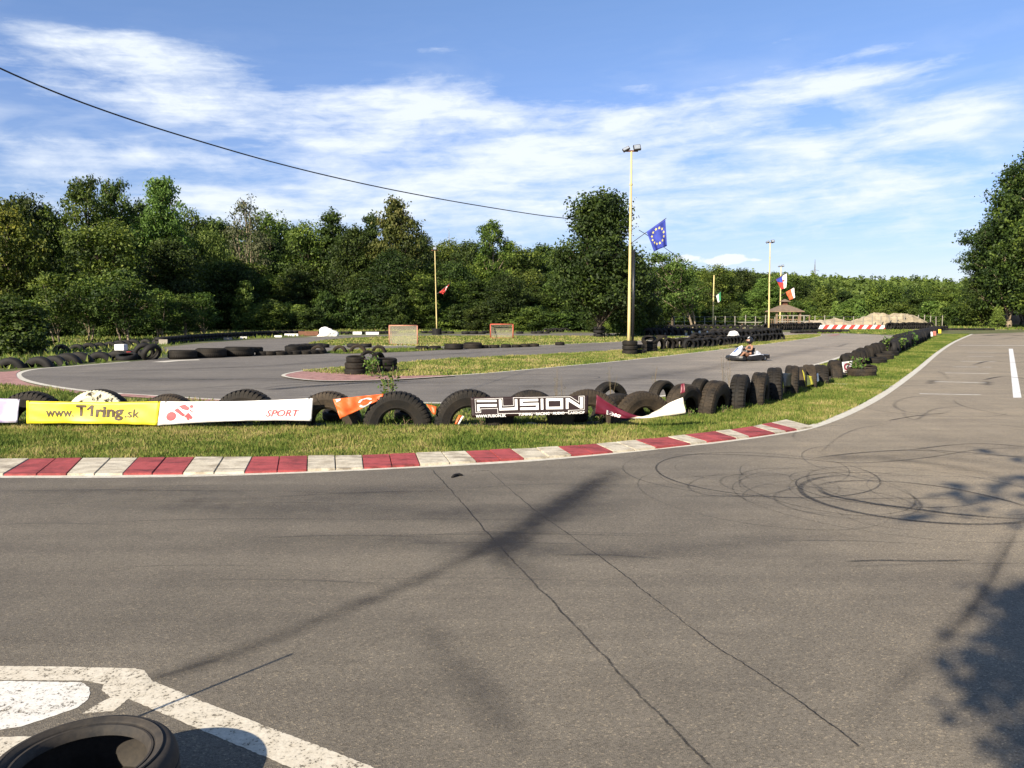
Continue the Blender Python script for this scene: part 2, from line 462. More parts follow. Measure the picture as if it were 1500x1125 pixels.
MAT = dict(
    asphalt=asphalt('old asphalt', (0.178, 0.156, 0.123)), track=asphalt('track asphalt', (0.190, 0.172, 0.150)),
    white_line=paint('bleached white edge line', (0.62, 0.585, 0.50), 0.12),
    thin_line=paint('worn white road paint', (0.72, 0.70, 0.66), 0.42),
    corner_paint=paint('chipped cream paint', (0.64, 0.585, 0.48), 0.38, 14),
    slab_paint=paint('thick white paint', (0.74, 0.72, 0.67), 0.34, 10),
    kerb_white=paint('cream kerb paint', (0.60, 0.545, 0.43), 0.0),
    kerb_red=paint('faded red kerb paint', (0.38, 0.065, 0.065), 0.0),
    pink=paint('faded pink concrete', (0.43, 0.23, 0.20), 0.0),
    tyre=rubber('dusty black rubber'), tyre_brown=rubber('mud stained rubber', dust=(0.062, 0.045, 0.028), amount=0.85),
    tyre_far=rubber('weathered black rubber', (0.008, 0.008, 0.0085), (0.032, 0.028, 0.023), 0.5),
    tyre_white=rubber('white daubed rubber', white=True),
    yellow=simple('yellow pole paint', (0.60, 0.49, 0.22), 0.5, var=0.2, scale=2.5),
    darkmetal=simple('dark metal', (0.035, 0.03, 0.028), 0.5, 0.3), steel=simple('grey steel', (0.35, 0.35, 0.36), 0.4, 0.6),
    glass=simple('lamp glass', (0.25, 0.28, 0.32), 0.15, 0.0), wire=simple('black cable', (0.02, 0.02, 0.02), 0.6),
    bark=simple('grey brown bark', (0.11, 0.085, 0.06), 0.9, var=0.5, scale=5), bark_pale=simple('pale bark', (0.24, 0.19, 0.13), 0.9, var=0.4, scale=5),
    wood=simple('weathered wood', (0.22, 0.15, 0.10), 0.8), postwood=simple('pale fence post', (0.26, 0.24, 0.20), 0.8), drystalk=simple('dry stalk', (0.17, 0.13, 0.075), 0.9),
    rust=simple('rusty brown', (0.16, 0.07, 0.04), 0.8), concrete=simple('grey concrete', (0.30, 0.27, 0.22), 0.85),
    sand=simple('dumped earth', (0.36, 0.30, 0.20), 0.95, var=0.35, scale=1.2), roof=simple('brown shingles', (0.17, 0.125, 0.09), 0.85, scale=3),
    goal_red=simple('red goal tube', (0.55, 0.10, 0.06), 0.5), skin=simple('skin', (0.50, 0.27, 0.18), 0.55, var=0.1),
    black_plastic=simple('black plastic', (0.016, 0.016, 0.018), 0.35), kart_white=simple('white fairing', (0.66, 0.68, 0.74), 0.3, var=0.06),
    kart_blue=simple('blue stripe', (0.05, 0.11, 0.32), 0.3), cloth_red=simple('red cloth', (0.50, 0.05, 0.04), 0.8),
    cloth_white=simple('white cloth', (0.74, 0.73, 0.70), 0.8, var=0.1), cloth_blue=simple('blue cloth', (0.035, 0.055, 0.33), 0.8),
    cloth_green=simple('green cloth', (0.05, 0.28, 0.12), 0.8), cloth_dark=simple('dark cloth', (0.03, 0.03, 0.035), 0.85),
    star=simple('yellow print', (0.80, 0.66, 0.18), 0.7, var=0.05), cloth_orange=simple('orange red cloth', (0.62, 0.13, 0.05), 0.8),
    stone=simple('pale stone', (0.40, 0.34, 0.25), 0.9, scale=12),
)
LEAF = dict(
    dark=leafmat('dark leaves', (0.011, 0.023, 0.005), (0.038, 0.065, 0.010), (0.112, 0.153, 0.025)),
    mid=leafmat('mid green leaves', (0.016, 0.034, 0.006), (0.065, 0.104, 0.015), (0.168, 0.218, 0.034)),
    light=leafmat('light green leaves', (0.050, 0.088, 0.016), (0.106, 0.169, 0.030), (0.185, 0.254, 0.053)),
    yellow=leafmat('yellowing leaves', (0.040, 0.060, 0.010), (0.095, 0.115, 0.018), (0.24, 0.22, 0.03)),
    bronze=leafmat('bronze green leaves', (0.029, 0.044, 0.009), (0.078, 0.094, 0.018), (0.168, 0.163, 0.046)),
    grey=leafmat('grey green leaves', (0.06, 0.07, 0.03), (0.12, 0.125, 0.06), (0.20, 0.18, 0.10)),
    weed=leafmat('weed leaves', (0.035, 0.07, 0.012), (0.075, 0.14, 0.022), (0.16, 0.22, 0.04)),
)

# ================================================================== THE GROUND
def grass_ground():
    m, nt, b, o = newmat('meadow ground')
    co = coord(nt)
    n1 = noise_(nt, 0.55, 6, 0.6, co, 0.3); n2 = noise_(nt, 14, 5, 0.7, co); n3 = noise_(nt, 90, 3, 0.7, co)
    c = ramp_(nt, n1, [(0.35, (0.060, 0.085, 0.020)), (0.52, (0.115, 0.125, 0.035)), (0.68, (0.20, 0.165, 0.070))])
    c = mixc(nt, 1.0, c, ramp_(nt, n2, [(0.3, (0.6, 0.62, 0.55)), (0.65, (1.15, 1.15, 1.1))]), 'MULTIPLY')
    c = mixc(nt, 1.0, c, ramp_(nt, n3, [(0.3, (0.55, 0.55, 0.5)), (0.7, (1.2, 1.2, 1.2))]), 'MULTIPLY')
    setc(nt, b, c); b.inputs['Roughness'].default_value = 0.95
    bump_(nt, b, n3, 0.8, 0.02)
    return m
MAT['meadow'] = grass_ground()
def blade_mat(name, green):
    m, nt, b, o = newmat(name)
    at = nt.nodes.new('ShaderNodeAttribute'); at.attribute_name = 'tint'
    co = coord(nt)
    n1 = noise_(nt, 0.55, 6, 0.6, co, 0.3); n0 = noise_(nt, 2.3, 5, 0.6, co, 0.2)
    f = math_(nt, 'ADD', math_(nt, 'MULTIPLY', at.outputs['Fac'], 0.30), math_(nt, 'ADD', math_(nt, 'MULTIPLY', n1, 1.0), math_(nt, 'MULTIPLY', n0, 0.75)))
    f = math_(nt, 'ADD', f, -0.405 - green)
    c = ramp_(nt, f, [(0.36, (0.075, 0.120, 0.020)), (0.52, (0.150, 0.205, 0.034)), (0.64, (0.265, 0.265, 0.068)), (0.78, (0.42, 0.34, 0.15))])
    nt.links.new(c, b.inputs['Base Color']); b.inputs['Roughness'].default_value = 0.7
    b.inputs['Specular IOR Level'].default_value = 0.2
    tr = nt.nodes.new('ShaderNodeBsdfTranslucent'); nt.links.new(c, tr.inputs[0])
    ms = nt.nodes.new('ShaderNodeMixShader'); ms.inputs[0].default_value = 0.3
    nt.links.new(b.outputs[0], ms.inputs[1]); nt.links.new(tr.outputs[0], ms.inputs[2]); nt.links.new(ms.outputs[0], o.inputs[0])
    return m
MAT['blade'] = blade_mat('grass blades', 0.03); MAT['blade_green'] = blade_mat('lush grass blades', 0.14)

gv = [(-3000, -600, 0), (3000, -600, 0), (3000, 4000, 0), (-3000, 4000, 0)]
ground = mesh_obj('ground', gv, [(0, 1, 2, 3)], MAT['meadow']); tag(ground, kind='structure')

def g2(pts): return [(lambda v: (v.x, v.y))(G(x, y)) for x, y in pts]

# paddock asphalt in the foreground: its left and upper edge is the white edging line
EDGE = [(-900, 640), (-300, 690), (0, 699), (150, 699), (300, 697), (450, 692), (600, 685), (750, 677), (860, 668), (960, 658), (1050, 648), (1130, 637), (1188, 626),
        (1250, 602), (1300, 574), (1345, 541), (1375, 516), (1400, 500), (1424, 489.5)]
EDGEG = smooth(g2(EDGE[2:]), 6)
left_ext = [(-14.0, 9.2), (-9.0, 8.5)]
pad = [(-14, -30)] + left_ext + EDGEG + [(52, 75), (54, 82.5)] + g2([(1330, 484.5)])+ g2([(1322, 481.5)]) + [(140, 96), (140, -30)]
road = poly_sheet('asphalt_paddock', pad, 0.004, MAT['asphalt'], kind='structure')
edge_strip = strip('edge_line', left_ext + EDGEG, 0.135, 0.0075, MAT['white_line'], wfun=lambda t: 1.0 if t < .5 else 1.25)
edge_strip.parent = road

# inner kart track
TR = [(1312, 493.3), (1270, 508), (1226, 525), (1150, 547), (1080, 564), (1000, 577), (900, 586), (750, 590.5), (600, 590.5), (450, 589), (330, 586), (240, 581), (170, 576.5), (110, 571),
      (60, 563), (32, 555), (28, 547), (52, 541), (100, 537), (190, 530), (240, 524.5), (262, 520), (240, 514), (240, 509.5), (300, 502.5), (380, 497.2), (460, 494), (560, 491.3), (640, 489.8), (760, 488.8), (900, 488.2), (1000, 487.8), (1100, 487.0),
      (1190, 486.8), (1240, 488.6), (1290, 490.8)]
TRG = smooth(g2(TR), 5, closed=True)
track = poly_sheet('kart_track', TRG, 0.005, MAT['track'], kind='structure')
near = smooth(g2(TR[:20]), 6)
e2 = strip('edge_line', near, 0.16, 0.0079, MAT['white_line']); e2.parent = track
# infield islands of grass
ISL1 = [(440, 544.5), (480, 540), (530, 536), (575, 532.5), (650, 526.5), (760, 521.5), (850, 517), (920, 512.5), (1000, 505.5), (1100, 496.5), (1160, 491.3), (1192, 490.2), (1203, 491.5), (1190, 495), (1140, 502), (1100, 507.2), (1000, 519),
        (900, 530), (830, 536.5), (760, 543), (700, 548), (650, 551), (590, 552.5), (540, 551.5), (490, 549)]
ISL2 = [(452, 504), (475, 498.8), (540, 494.2), (620, 492.3), (760, 492.2), (900, 492.5), (985, 492.6), (1008, 493.6), (985, 495.8), (940, 499.2), (860, 503.2), (760, 507), (690, 508), (620, 507.8), (540, 506.8), (490, 506.5)]
ISL3 = [(478, 516.8), (500, 513.6), (560, 512), (630, 511), (655, 512), (620, 514.4), (560, 516.8), (500, 518.6)]
def island(pts, name='grass_island'):
    o = poly_sheet(name, smooth(g2(pts), 5, closed=True), 0.009, MAT['meadow'], kind='structure'); return o
isl = [island(p) for p in (ISL1, ISL2, ISL3)]
il = strip('edge_line', smooth(g2(ISL1[12:23]), 6), 0.17, 0.0118, MAT['white_line']); il.parent = track
il = strip('edge_line', smooth(g2(ISL1[1:10]), 6), 0.12, 0.0121, MAT['white_line']); il.parent = track
il = strip('edge_line', smooth(g2(ISL2[7:16]), 6), 0.20, 0.0124, MAT['white_line']); il.parent = track
for seg in ([(232, 531), (262, 528.5), (292, 527.5)], [(455, 493.6), (500, 491.6), (545, 490.9)], [(560, 507), (600, 506.2), (640, 506)]):
    s_ = strip('edge_line', smooth(g2(seg), 4), 0.55, 0.0127, MAT['white_line']); s_.parent = track
# pink apex kerb at the tip of the first island, and pink run-off at the hairpin
apex = [(415, 552), (428, 547.5), (455, 543.8), (490, 541), (530, 543), (560, 551), (640, 551.2), (665, 551.8), (600, 556), (540, 558.6), (480, 559.2), (440, 556.8)]
ap = poly_sheet('apex_kerb', smooth(g2(apex), 4, closed=True), 0.030, MAT['pink']); tag(ap, 'faded pink painted apex kerb at the tip of the grass island beside the dark tyre pile', 'kerb')
e_ = strip('edge_line', smooth(g2([(530, 542.5), (490, 540.6), (455, 543.4), (428, 547.3), (415, 552), (440, 557), (480, 559.5), (540, 558.9), (600, 556.3), (665, 552)]), 5), 0.10, 0.034, MAT['white_line'], ap)
run = [(-60, 548), (10, 545), (30, 543), (24, 548), (28, 556), (50, 564), (110, 573), (170, 579), (150, 583), (60, 572), (0, 564), (-60, 562)]
ro = poly_sheet('runoff_kerb', smooth(g2(run), 4, closed=True), 0.014, MAT['pink']); tag(ro, 'faded pink concrete run-off outside the hairpin at the far left', 'kerb')
pk = strip('runoff_kerb', smooth(g2([(170, 578.5), (240, 583.5), (330, 588.5), (450, 592)]), 5), 0.35, 0.013, MAT['pink'])
tag(pk, 'narrow faded pink kerb strip behind the yellow and white banners', 'kerb')
pk = strip('runoff_kerb', smooth(g2([(1150, 488.6), (1190, 488.4), (1225, 489.8), (1215, 492.2)]), 5), 0.5, 0.013, MAT['pink'])
tag(pk, 'small pink kerb tip at the far turn left of the red and white striped beam', 'kerb')

# ------------------------------------------------------------------ the red and white kerb: single blocks
KB = [(-135, 699, -95, 681), (-88, 699, -50, 681), (-45, 699, -5, 680.5), (2, 699, 42, 680), (51, 698.8, 81, 679.3), (95, 698.6, 119, 679), (136, 698.4, 161, 678.8), (178, 698, 201, 678.5), (221, 697.6, 242, 678),
      (266, 697.2, 284, 677.4), (312, 696.4, 327, 677.2), (357, 695.6, 369, 676.8), (405, 694.2, 409, 676.4), (449, 692.6, 450, 675.8), (491, 690.8, 490, 675.2),
      (532, 688.8, 530, 674.4), (574, 686.8, 570, 673), (615, 684.6, 608, 671.6), (659, 682, 646, 670), (698, 679.6, 682, 668.6), (733, 677.6, 716, 667), (768, 675.4, 748, 665.4),
      (804, 672.8, 785, 663.6), (838, 670.2, 817, 661.6), (869, 667.6, 845, 659.6), (899, 664.8, 873, 657.2), (931, 662, 902, 654.4), (962, 658.8, 931, 651.6), (987, 656, 955, 649.4), (1013, 653, 978, 646.8),
      (1037, 650, 1003, 643.8), (1058, 647.6, 1024, 641.4), (1080, 644.8, 1048, 638.2), (1099, 642.4, 1070, 635.6), (1119, 639.6, 1086, 633), (1137, 637, 1103, 630.4), (1153, 634.4, 1116, 627.8), (1169, 631.8, 1130, 625.2), (1192, 627.4, 1152, 620.4)]
cols = 'rwwrrwwrrwwrrwwrrwwrrwwrrwwrrwrrwrrwrw'
cols = ['w','w','w','r','r','w','w','r','r','w','w','r','r','w','w','r','r','w','w','r','r','w','w','r','r','w','w','r','r','w','r','r','w','r','r','w','r','w']
kerb = empty('trackside_kerb', (0, 9, 0)); tag(kerb, 'red and cream painted concrete kerb curving along the front grass verge', 'kerb')
bpy.context.view_layer.update()
for i in range(len(KB) - 1):
    a, c = KB[i], KB[i + 1]
    q = [G(a[0], a[1]), G(c[0], c[1]), G(c[2], c[3]), G(a[2], a[3])]
    cen = sum(q, Vector()) / 4
    q = [cen + (p - cen) * (0.972 if cols[i] == 'w' else 0.978) for p in q]
    q = [Vector((p.x, p.y + 0.03, 0)) for p in q]
    hz = [0.030, 0.030, 0.065, 0.065]; j = rnd.uniform(-0.004, 0.004)
    top = [Vector((p.x, p.y, h + j)) for p, h in zip(q, hz)]
    mb = MB(); mb.add(q + top, [(3, 2, 1, 0), (4, 5, 6, 7), (0, 1, 5, 4), (1, 2, 6, 5), (2, 3, 7, 6), (3, 0, 4, 7)])
    o = mb.build('kerb_block', MAT['kerb_white'] if cols[i] == 'w' else MAT['kerb_red'], None, bevel=0.006)
    o.parent = kerb; o.matrix_parent_inverse = Matrix.Translation((0, -9, 0))
# pale concrete slip across the verge
sl = strip('edging_strip', smooth(g2([(1215, 563), (1250, 564.3), (1306, 567)]), 4), 0.26, 0.02, MAT['white_line']); tag(sl, 'thin pale concrete edging strip crossing the green verge on the right', 'edging')

# ------------------------------------------------------------------ painted markings on the paddock
def line_px(a, b, w_m, mat=MAT['thin_line'], z=0.0052, name='road_marking'):
    p, q = G(*a), G(*b); o = strip(name, [(p.x, p.y), ((p.x + q.x) / 2, (p.y + q.y) / 2), (q.x, q.y)], w_m, z, mat); o.parent = road; return o
for a, b, w_ in [((1347, 577.0), (1437, 578.6), .085), ((1369, 559.2), (1446, 561.0), .09), ((1384, 546.3), (1449, 547.4), .09), ((1396, 537.4), (1433, 537.8), .09), ((1439, 537.8), (1453, 538), .09),
                 ((1407, 529.4), (1458, 529.9), .09), ((1417, 522), (1455, 522.4), .09), ((1417, 516), (1460, 516.4), .09), ((1404, 506), (1640, 506.6), .22)]:
    line_px(a, b, w_)
q = [G(1477.6, 511), G(1483.6, 511), G(1496.3, 582.8), G(1484.2, 582.8)]
o = mesh_obj('road_marking', [(p.x, p.y, 0.0054) for p in q], [(3, 2, 1, 0)], paint('fresh white road paint', (0.78, 0.78, 0.77), 0.18)); o.parent = road
# cream corner marking and thick white patch at bottom left
pa = [(-90, 976), (100, 978), (198, 980.5), (212, 984), (222, 998), (300, 1030), (400, 1069), (500, 1107), (560, 1131), (640, 1165), (560, 1185), (423, 1125), (300, 1073), (188, 1025), (167, 1043),
      (120, 1047), (136, 1037), (162, 1023), (149, 1012), (152, 1004), (124, 998.5), (0, 997.5), (-90, 997)]
o = poly_sheet('road_marking', g2(pa), 0.0052, MAT['corner_paint'], road, ragged=0.005)
o = poly_sheet('road_marking', g2([(-90, 999), (0, 999), (118, 1001), (128, 1006), (132, 1016), (129, 1026), (114, 1038), (80, 1050), (30, 1066), (-90, 1085)]), 0.0056, MAT['slab_paint'], road, ragged=0.008)
o = poly_sheet('road_marking', g2([(-300, 1090), (60, 1080), (150, 1078), (215, 1092), (225, 1150), (180, 1250), (-300, 1250)]), 0.0060, MAT['corner_paint'], road, ragged=0.006)

# cracks and seams, rubber and stains (children of the asphalt they lie on)
zm = [0.0062]
def stain(pts, w, mat, wfun=None, host=road, px=True, name='skid_mark', n=8):
    p = smooth(g2(pts) if px else pts, n * (5 if name == 'asphalt_seam' else 1))
    if name == 'asphalt_seam': p = [(x + .012 * mnoise.noise(Vector((x * 6, y * 6, 3))) + .006 * mnoise.noise(Vector((x * 40, y * 40, 1))), y) for x, y in p]
    zm[0] += 0.00003
    o = strip(name, p, w, zm[0], mat, wfun=wfun); o.parent = host; return o
M_crack = mark('asphalt seam', (0.010, 0.009, 0.008), 0.95, 6, 30, 0.02)
M_rub = mark('tyre rubber', (0.016, 0.015, 0.015), 1.0, 1.8, 45, 0.15)
M_rub2 = mark('thin tyre rubber', (0.022, 0.021, 0.021), 0.44, 1.2, 60, 0.25)
M_soft = mark('old oil stain', (0.028, 0.024, 0.021), 0.75, 0.9, 5, 0.2)
M_haze = mark('broad rubbered tint', (0.035, 0.032, 0.032), 0.50, 0.8, 3, 0.3)
stain([(632, 688), (665, 724), (720, 788), (770, 842), (830, 905), (905, 985), (975, 1058), (1045, 1128)], 0.014, M_crack, name='asphalt_seam')
stain([(716, 690), (770, 737), (830, 782), (900, 832), (960, 880), (1040, 942), (1120, 994), (1180, 1035), (1262, 1098)], 0.010, M_crack, name='asphalt_seam')
stain([(690, 691), (716, 690)], 0.02, M_crack, name='asphalt_seam')
stain([(915, 683), (880, 705), (845, 730), (800, 760), (740, 790), (700, 810), (640, 840)], 0.50, M_soft)
stain([(900, 684), (850, 722), (800, 755), (760, 785), (735, 820), (770, 840)], 0.30, M_soft)
stain([(880, 700), (800, 752), (720, 800), (640, 838), (560, 872), (470, 908), (380, 945), (300, 974), (205, 1004)], 0.22, mark('long faded oil band', (0.030, 0.026, 0.022), 0.62, 0.9, 5, 0.10))
stain([(900, 690), (830, 740), (760, 785), (700, 812)], 0.75, M_haze)
stain([(700, 770), (740, 800), (770, 840), (790, 870)], 0.5, M_haze)
stain([(900, 690), (780, 702), (640, 718), (400, 726), (100, 722), (-200, 720)], 1.1, M_haze)
stain([(1000, 700), (850, 745), (600, 752), (300, 745), (-100, 740)], 0.8, M_haze)

stain([(215, 998), (260, 985), (330, 965)], 0.06, M_rub2)
stain([(1235, 824), (1290, 822), (1350, 823), (1430, 822)], 0.045, M_rub, n=6)
stain([(1500, 740), (1470, 800), (1430, 880), (1370, 950), (1310, 1010), (1250, 1080)], 0.16, M_haze)
stain([(1500, 760), (1478, 800), (1440, 870), (1390, 935)], 0.06, M_rub2)
stain([(760, 1125), (720, 1040), (660, 960), (600, 900)], 0.3, M_haze)
stain([(300, 800), (500, 790), (700, 800), (900, 812), (1150, 790), (1350, 780)], 0.5, M_haze)
def arc(cx, cy, rad, a0, a1, w, mat, sq=1.0, rot=0):
    c = G(cx, cy); pts = []
    for k in range(25):
        t = R(a0 + (a1 - a0) * k / 24); x, y = rad * math.cos(t), rad * sq * math.sin(t)
        x, y = x * math.cos(rot) - y * math.sin(rot), x * math.sin(rot) + y * math.cos(rot)
        pts.append((c.x + x, c.y + y))
    return stain(pts, w, mat, px=False, n=3)
arc(1118, 692, 1.13, 20, 395, .030, M_rub, 1.05); arc(1125, 688, 1.0, 120, 330, .02, M_rub2, .8); arc(1090, 690, 1.3, 60, 300, .03, M_rub2, .95)
arc(1345, 727, 1.05, 90, 300, .07, M_rub, .95, .2); arc(1360, 725, 1.25, 60, 250, .025, M_rub2, .9); arc(1250, 705, .62, 0, 340, .03, M_rub2, .9)
arc(1300, 716, .85, 30, 320, .02, M_rub, .9); arc(1400, 735, 1.9, 30, 200, .03, M_rub2, .6); arc(1180, 700, 1.5, 150, 350, .02, M_rub2, .7)
arc(1330, 680, 1.1, 0, 300, .03, M_rub2, 1.2)
for k in range(12):
    arc(rnd.uniform(1080, 1480), rnd.uniform(678, 745), rnd.uniform(.5, 1.7), rnd.uniform(0, 360), rnd.uniform(380, 640), rnd.uniform(.02, .05), M_rub2, rnd.uniform(.55, 1.1), rnd.uniform(0, 3))
for k in range(9):
    arc(rnd.uniform(1330, 1500), rnd.uniform(585, 650), rnd.uniform(.8, 2.2), rnd.uniform(0, 360), rnd.uniform(120, 340), rnd.uniform(.04, .09), M_rub2, rnd.uniform(.6, 1.1), rnd.uniform(0, 3))
stain([(1195, 712), (1230, 706), (1300, 706), (1380, 714), (1450, 728), (1510, 744)], .05, M_rub)
stain([(1195, 714), (1215, 726), (1270, 737), (1350, 748), (1430, 757), (1510, 762)], .075, M_rub)
stain([(1215, 745), (1260, 766), (1330, 777), (1410, 780), (1500, 776)], .03, M_rub2)
stain([(970, 668), (1050, 666), (1150, 671), (1250, 679), (1350, 672), (1430, 660), (1510, 655)], .03, M_rub)
stain([(1330, 660), (1400, 652), (1450, 651), (1510, 656)], .05, M_rub)
stain([(1190, 672), (1260, 664), (1340, 660), (1420, 664), (1510, 672)], .05, M_rub)
stain([(1150, 676), (1250, 672), (1350, 678), (1420, 690), (1500, 712)], .5, M_haze)
stain([(1180, 668), (1300, 668), (1400, 672), (1520, 690)], .9, M_haze)
stain([(1200, 665), (1230, 640), (1260, 628), (1300, 622)], .05, M_rub2)
stain([(1420, 577), (1370, 579), (1325, 584), (1310, 594), (1330, 604), (1380, 606), (1395, 598)], .10, M_rub2)
stain([(1322, 600), (1328, 612), (1345, 614), (1365, 601), (1400, 596), (1440, 594)], .09, M_rub2)
stain([(1300, 617), (1340, 610), (1385, 606)], .06, M_rub)
stain([(1395, 585), (1410, 595), (1460, 606), (1500, 612)], .08, M_rub2)
stain([(1425, 535), (1450, 529), (1480, 531), (1510, 530)], .16, M_rub)
stain([(1440, 557), (1470, 552), (1510, 556)], .12, M_rub)
stain([(1400, 487.5), (1440, 489), (1500, 488.5)], 2.5, M_haze)
stain([(1440, 492), (1470, 490.5), (1500, 492)], .8, M_rub)
stain([(1432, 495), (1462, 497), (1490, 494)], .5, M_rub2)
stain([(1362, 563), (1368, 557)], .35, M_soft)
stain([(1445, 565), (1447, 559)], .35, M_soft)
stain([(1372, 543), (1383, 549), (1390, 557)], .16, M_haze)
for k in range(26):
    y0 = rnd.uniform(700, 860); x0 = rnd.uniform(-50, 1250); L = rnd.uniform(120, 420); dy = rnd.uniform(-12, 8)
    stain([(x0, y0), (x0 + L * .5, y0 + dy * .5 - 3), (x0 + L, y0 + dy)], rnd.uniform(.012, .05), M_rub2, n=5)
# on the inner track
def tst(pts, w, m): return stain(pts, w, m, host=track)
tst([(690, 553), (720, 549), (790, 549), (860, 551), (878, 553), (860, 556), (790, 557), (720, 557), (698, 555)], .05, M_rub)
tst([(715, 555), (740, 551), (800, 552), (830, 555)], .04, M_rub2)
tst([(600, 558.5), (530, 561), (460, 566), (386, 572)], .42, mark('long dark streak', (0.02, 0.02, 0.024), 0.95, 2.0, 20, .15))  # broad dark streak, fading out at both ends
tst([(385, 569), (430, 564), (500, 559.8)], .07, M_rub)
tst([(180, 576), (250, 572), (330, 566.5), (420, 561.5), (500, 558.6)], .05, M_crack)
tst([(0, 552), (200, 556), (400, 556), (600, 560), (800, 556)], 1.5, M_haze)
tst([(60, 549), (200, 543), (400, 536), (560, 524), (760, 513), (950, 501)], 1.2, M_haze)
tst([(600, 575), (800, 566), (1000, 545), (1150, 520), (1260, 498)], 1.3, M_haze)
tst([(1225, 509), (1243, 503)], .4, M_rub2)
for k in range(22):
    y0 = rnd.uniform(538, 582); x0 = rnd.uniform(80, 900)
    tst([(x0, y0), (x0 + 70, y0 - 1.2), (x0 + rnd.uniform(100, 220), y0 - rnd.uniform(1, 4))], rnd.uniform(.04, .14), M_rub2)
# a torn shred of rubber on the asphalt
p0 = G(667, 700); mb = MB()
mb.tube([p0 + Vector(v) for v in ((-.035, -.02, .012), (-.01, .02, .02), (.005, .06, .022), (.04, .085, .018), (.075, .08, .012))], [.010, .018, .014, .016, .006], 6)
o = mb.build('rubber_shred', MAT['tyre_far'], smooth_=True); tag(o, 'small black shred of torn rubber lying on the asphalt in front of the kerb', 'rubber shred')

# ------------------------------------------------------------------ grass blades
def inside(px, py, poly):
    c = np.zeros(len(px), bool); n = len(poly); j = n - 1
    for i in range(n):
        xi, yi = poly[i]; xj, yj = poly[j]
        m_ = ((yi > py) != (yj > py)) & (px < (xj - xi) * (py - yi) / (yj - yi + 1e-12) + xi)
        c ^= m_; j = i
    return c
def blades(name, poly, dens, hmin, hmax, w, mat, z0=0.0, holes=(), maxn=400000):
    P_ = np.array(poly); lo, hi = P_.min(0), P_.max(0)
    n = int(dens * (hi[0] - lo[0]) * (hi[1] - lo[1])); n = min(n, 3000000)
    x = nr.uniform(lo[0], hi[0], n); y = nr.uniform(lo[1], hi[1], n)
    k = inside(x, y, poly)
    for h in holes: k &= ~inside(x, y, h)
    # keep only what lies within the view cone (plus a margin)
    k &= (np.abs(x) < y * 0.72 + 2.0)
    x, y = x[k][:maxn], y[k][:maxn]; n = len(x)
    clump = np.array([0.5 + 0.5 * math.sin(a * 3.1 + 1.7 * math.sin(b * 2.3)) * math.sin(b * 2.7 + math.sin(a * 1.9)) for a, b in zip(x, y)])
    h = nr.uniform(hmin, hmax, n) * (0.55 + 0.8 * clump)
    th = nr.uniform(0, 2 * np.pi, n); ln = nr.uniform(0, .8, n) * h; la = nr.uniform(0, 2 * np.pi, n)
    ww = w * nr.uniform(.6, 1.4, n)
    v = np.zeros((n, 3, 3))
    v[:, 0, 0] = x - np.cos(th) * ww; v[:, 0, 1] = y - np.sin(th) * ww
    v[:, 1, 0] = x + np.cos(th) * ww; v[:, 1, 1] = y + np.sin(th) * ww
    v[:, 2, 0] = x + np.cos(la) * ln; v[:, 2, 1] = y + np.sin(la) * ln; v[:, 2, 2] = h
    v[:, :, 2] += z0
    me = bpy.data.meshes.new(name); me.vertices.add(3 * n); me.vertices.foreach_set('co', v.ravel())
    me.loops.add(3 * n); me.loops.foreach_set('vertex_index', np.arange(3 * n, dtype=np.int32))
    me.polygons.add(n); me.polygons.foreach_set('loop_start', np.arange(0, 3 * n, 3, dtype=np.int32))
    me.update(calc_edges=True)
    a = me.attributes.new('tint', 'FLOAT', 'FACE'); a.data.foreach_set('value', nr.uniform(0, 1, n).astype(np.float32))
    me.materials.append(mat)
    o = link(bpy.data.objects.new(name, me)); tag(o, kind='stuff'); return o

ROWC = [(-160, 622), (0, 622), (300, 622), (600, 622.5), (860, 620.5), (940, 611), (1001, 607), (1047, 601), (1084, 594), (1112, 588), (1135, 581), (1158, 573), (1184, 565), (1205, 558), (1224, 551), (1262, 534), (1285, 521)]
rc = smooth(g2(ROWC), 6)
sl_ = strip('shade_strip', rc, .42, .006, simple('painted tyre hollow shade', (.035, .027, .018), .95, var=.4, scale=8)); tag(sl_, kind='structure')  # dark strip painting in the shade inside the hollow tyres
def band(pts, w):
    L_, R_ = [], []
    for i, p in enumerate(pts):
        q, r = Vector(pts[max(i - 1, 0)]), Vector(pts[min(i + 1, len(pts) - 1)]); d = (r - q).normalized(); n = Vector((-d.y, d.x)) * w / 2
        L_.append((p[0] + n.x, p[1] + n.y)); R_.append((p[0] - n.x, p[1] - n.y))
    return L_ + R_[::-1]
SHADE_BAND = band(rc, .34)
kerb_top = [(KB[i][2], KB[i][3] - 0.5) for i in range(len(KB))]
TOP = g2([(x, y) for x, y in kerb_top])
edge_r = g2([(1196, 622), (1250, 598.5), (1298, 571.5), (1343, 539), (1373, 514.5), (1398, 499), (1421, 489.5)])
back = g2([(1312, 494.5), (1272, 509), (1228, 526), (1152, 549), (1082, 566), (1002, 579), (900, 589), (750, 593), (600, 593), (450, 591), (330, 588), (240, 584), (140, 584), (60, 573), (0, 566), (-100, 564)])
verge = smooth([TOP[0]] + TOP[1:], 2) + smooth(edge_r, 3) + smooth(back, 3)
nearpart = smooth(TOP, 2) + g2([(1196, 622), (1250, 598.5), (1298, 571.5), (1318, 558), (1240, 556), (1150, 573), (1050, 592), (940, 604), (900, 614), (860, 617), (400, 617), (-100, 617)])
blades('grass', nearpart, 3600, .018, .060, .006, MAT['blade'], holes=[SHADE_BAND])
blades('grass', verge, 420, .02, .075, .012, MAT['blade_green'], maxn=150000, holes=[SHADE_BAND])
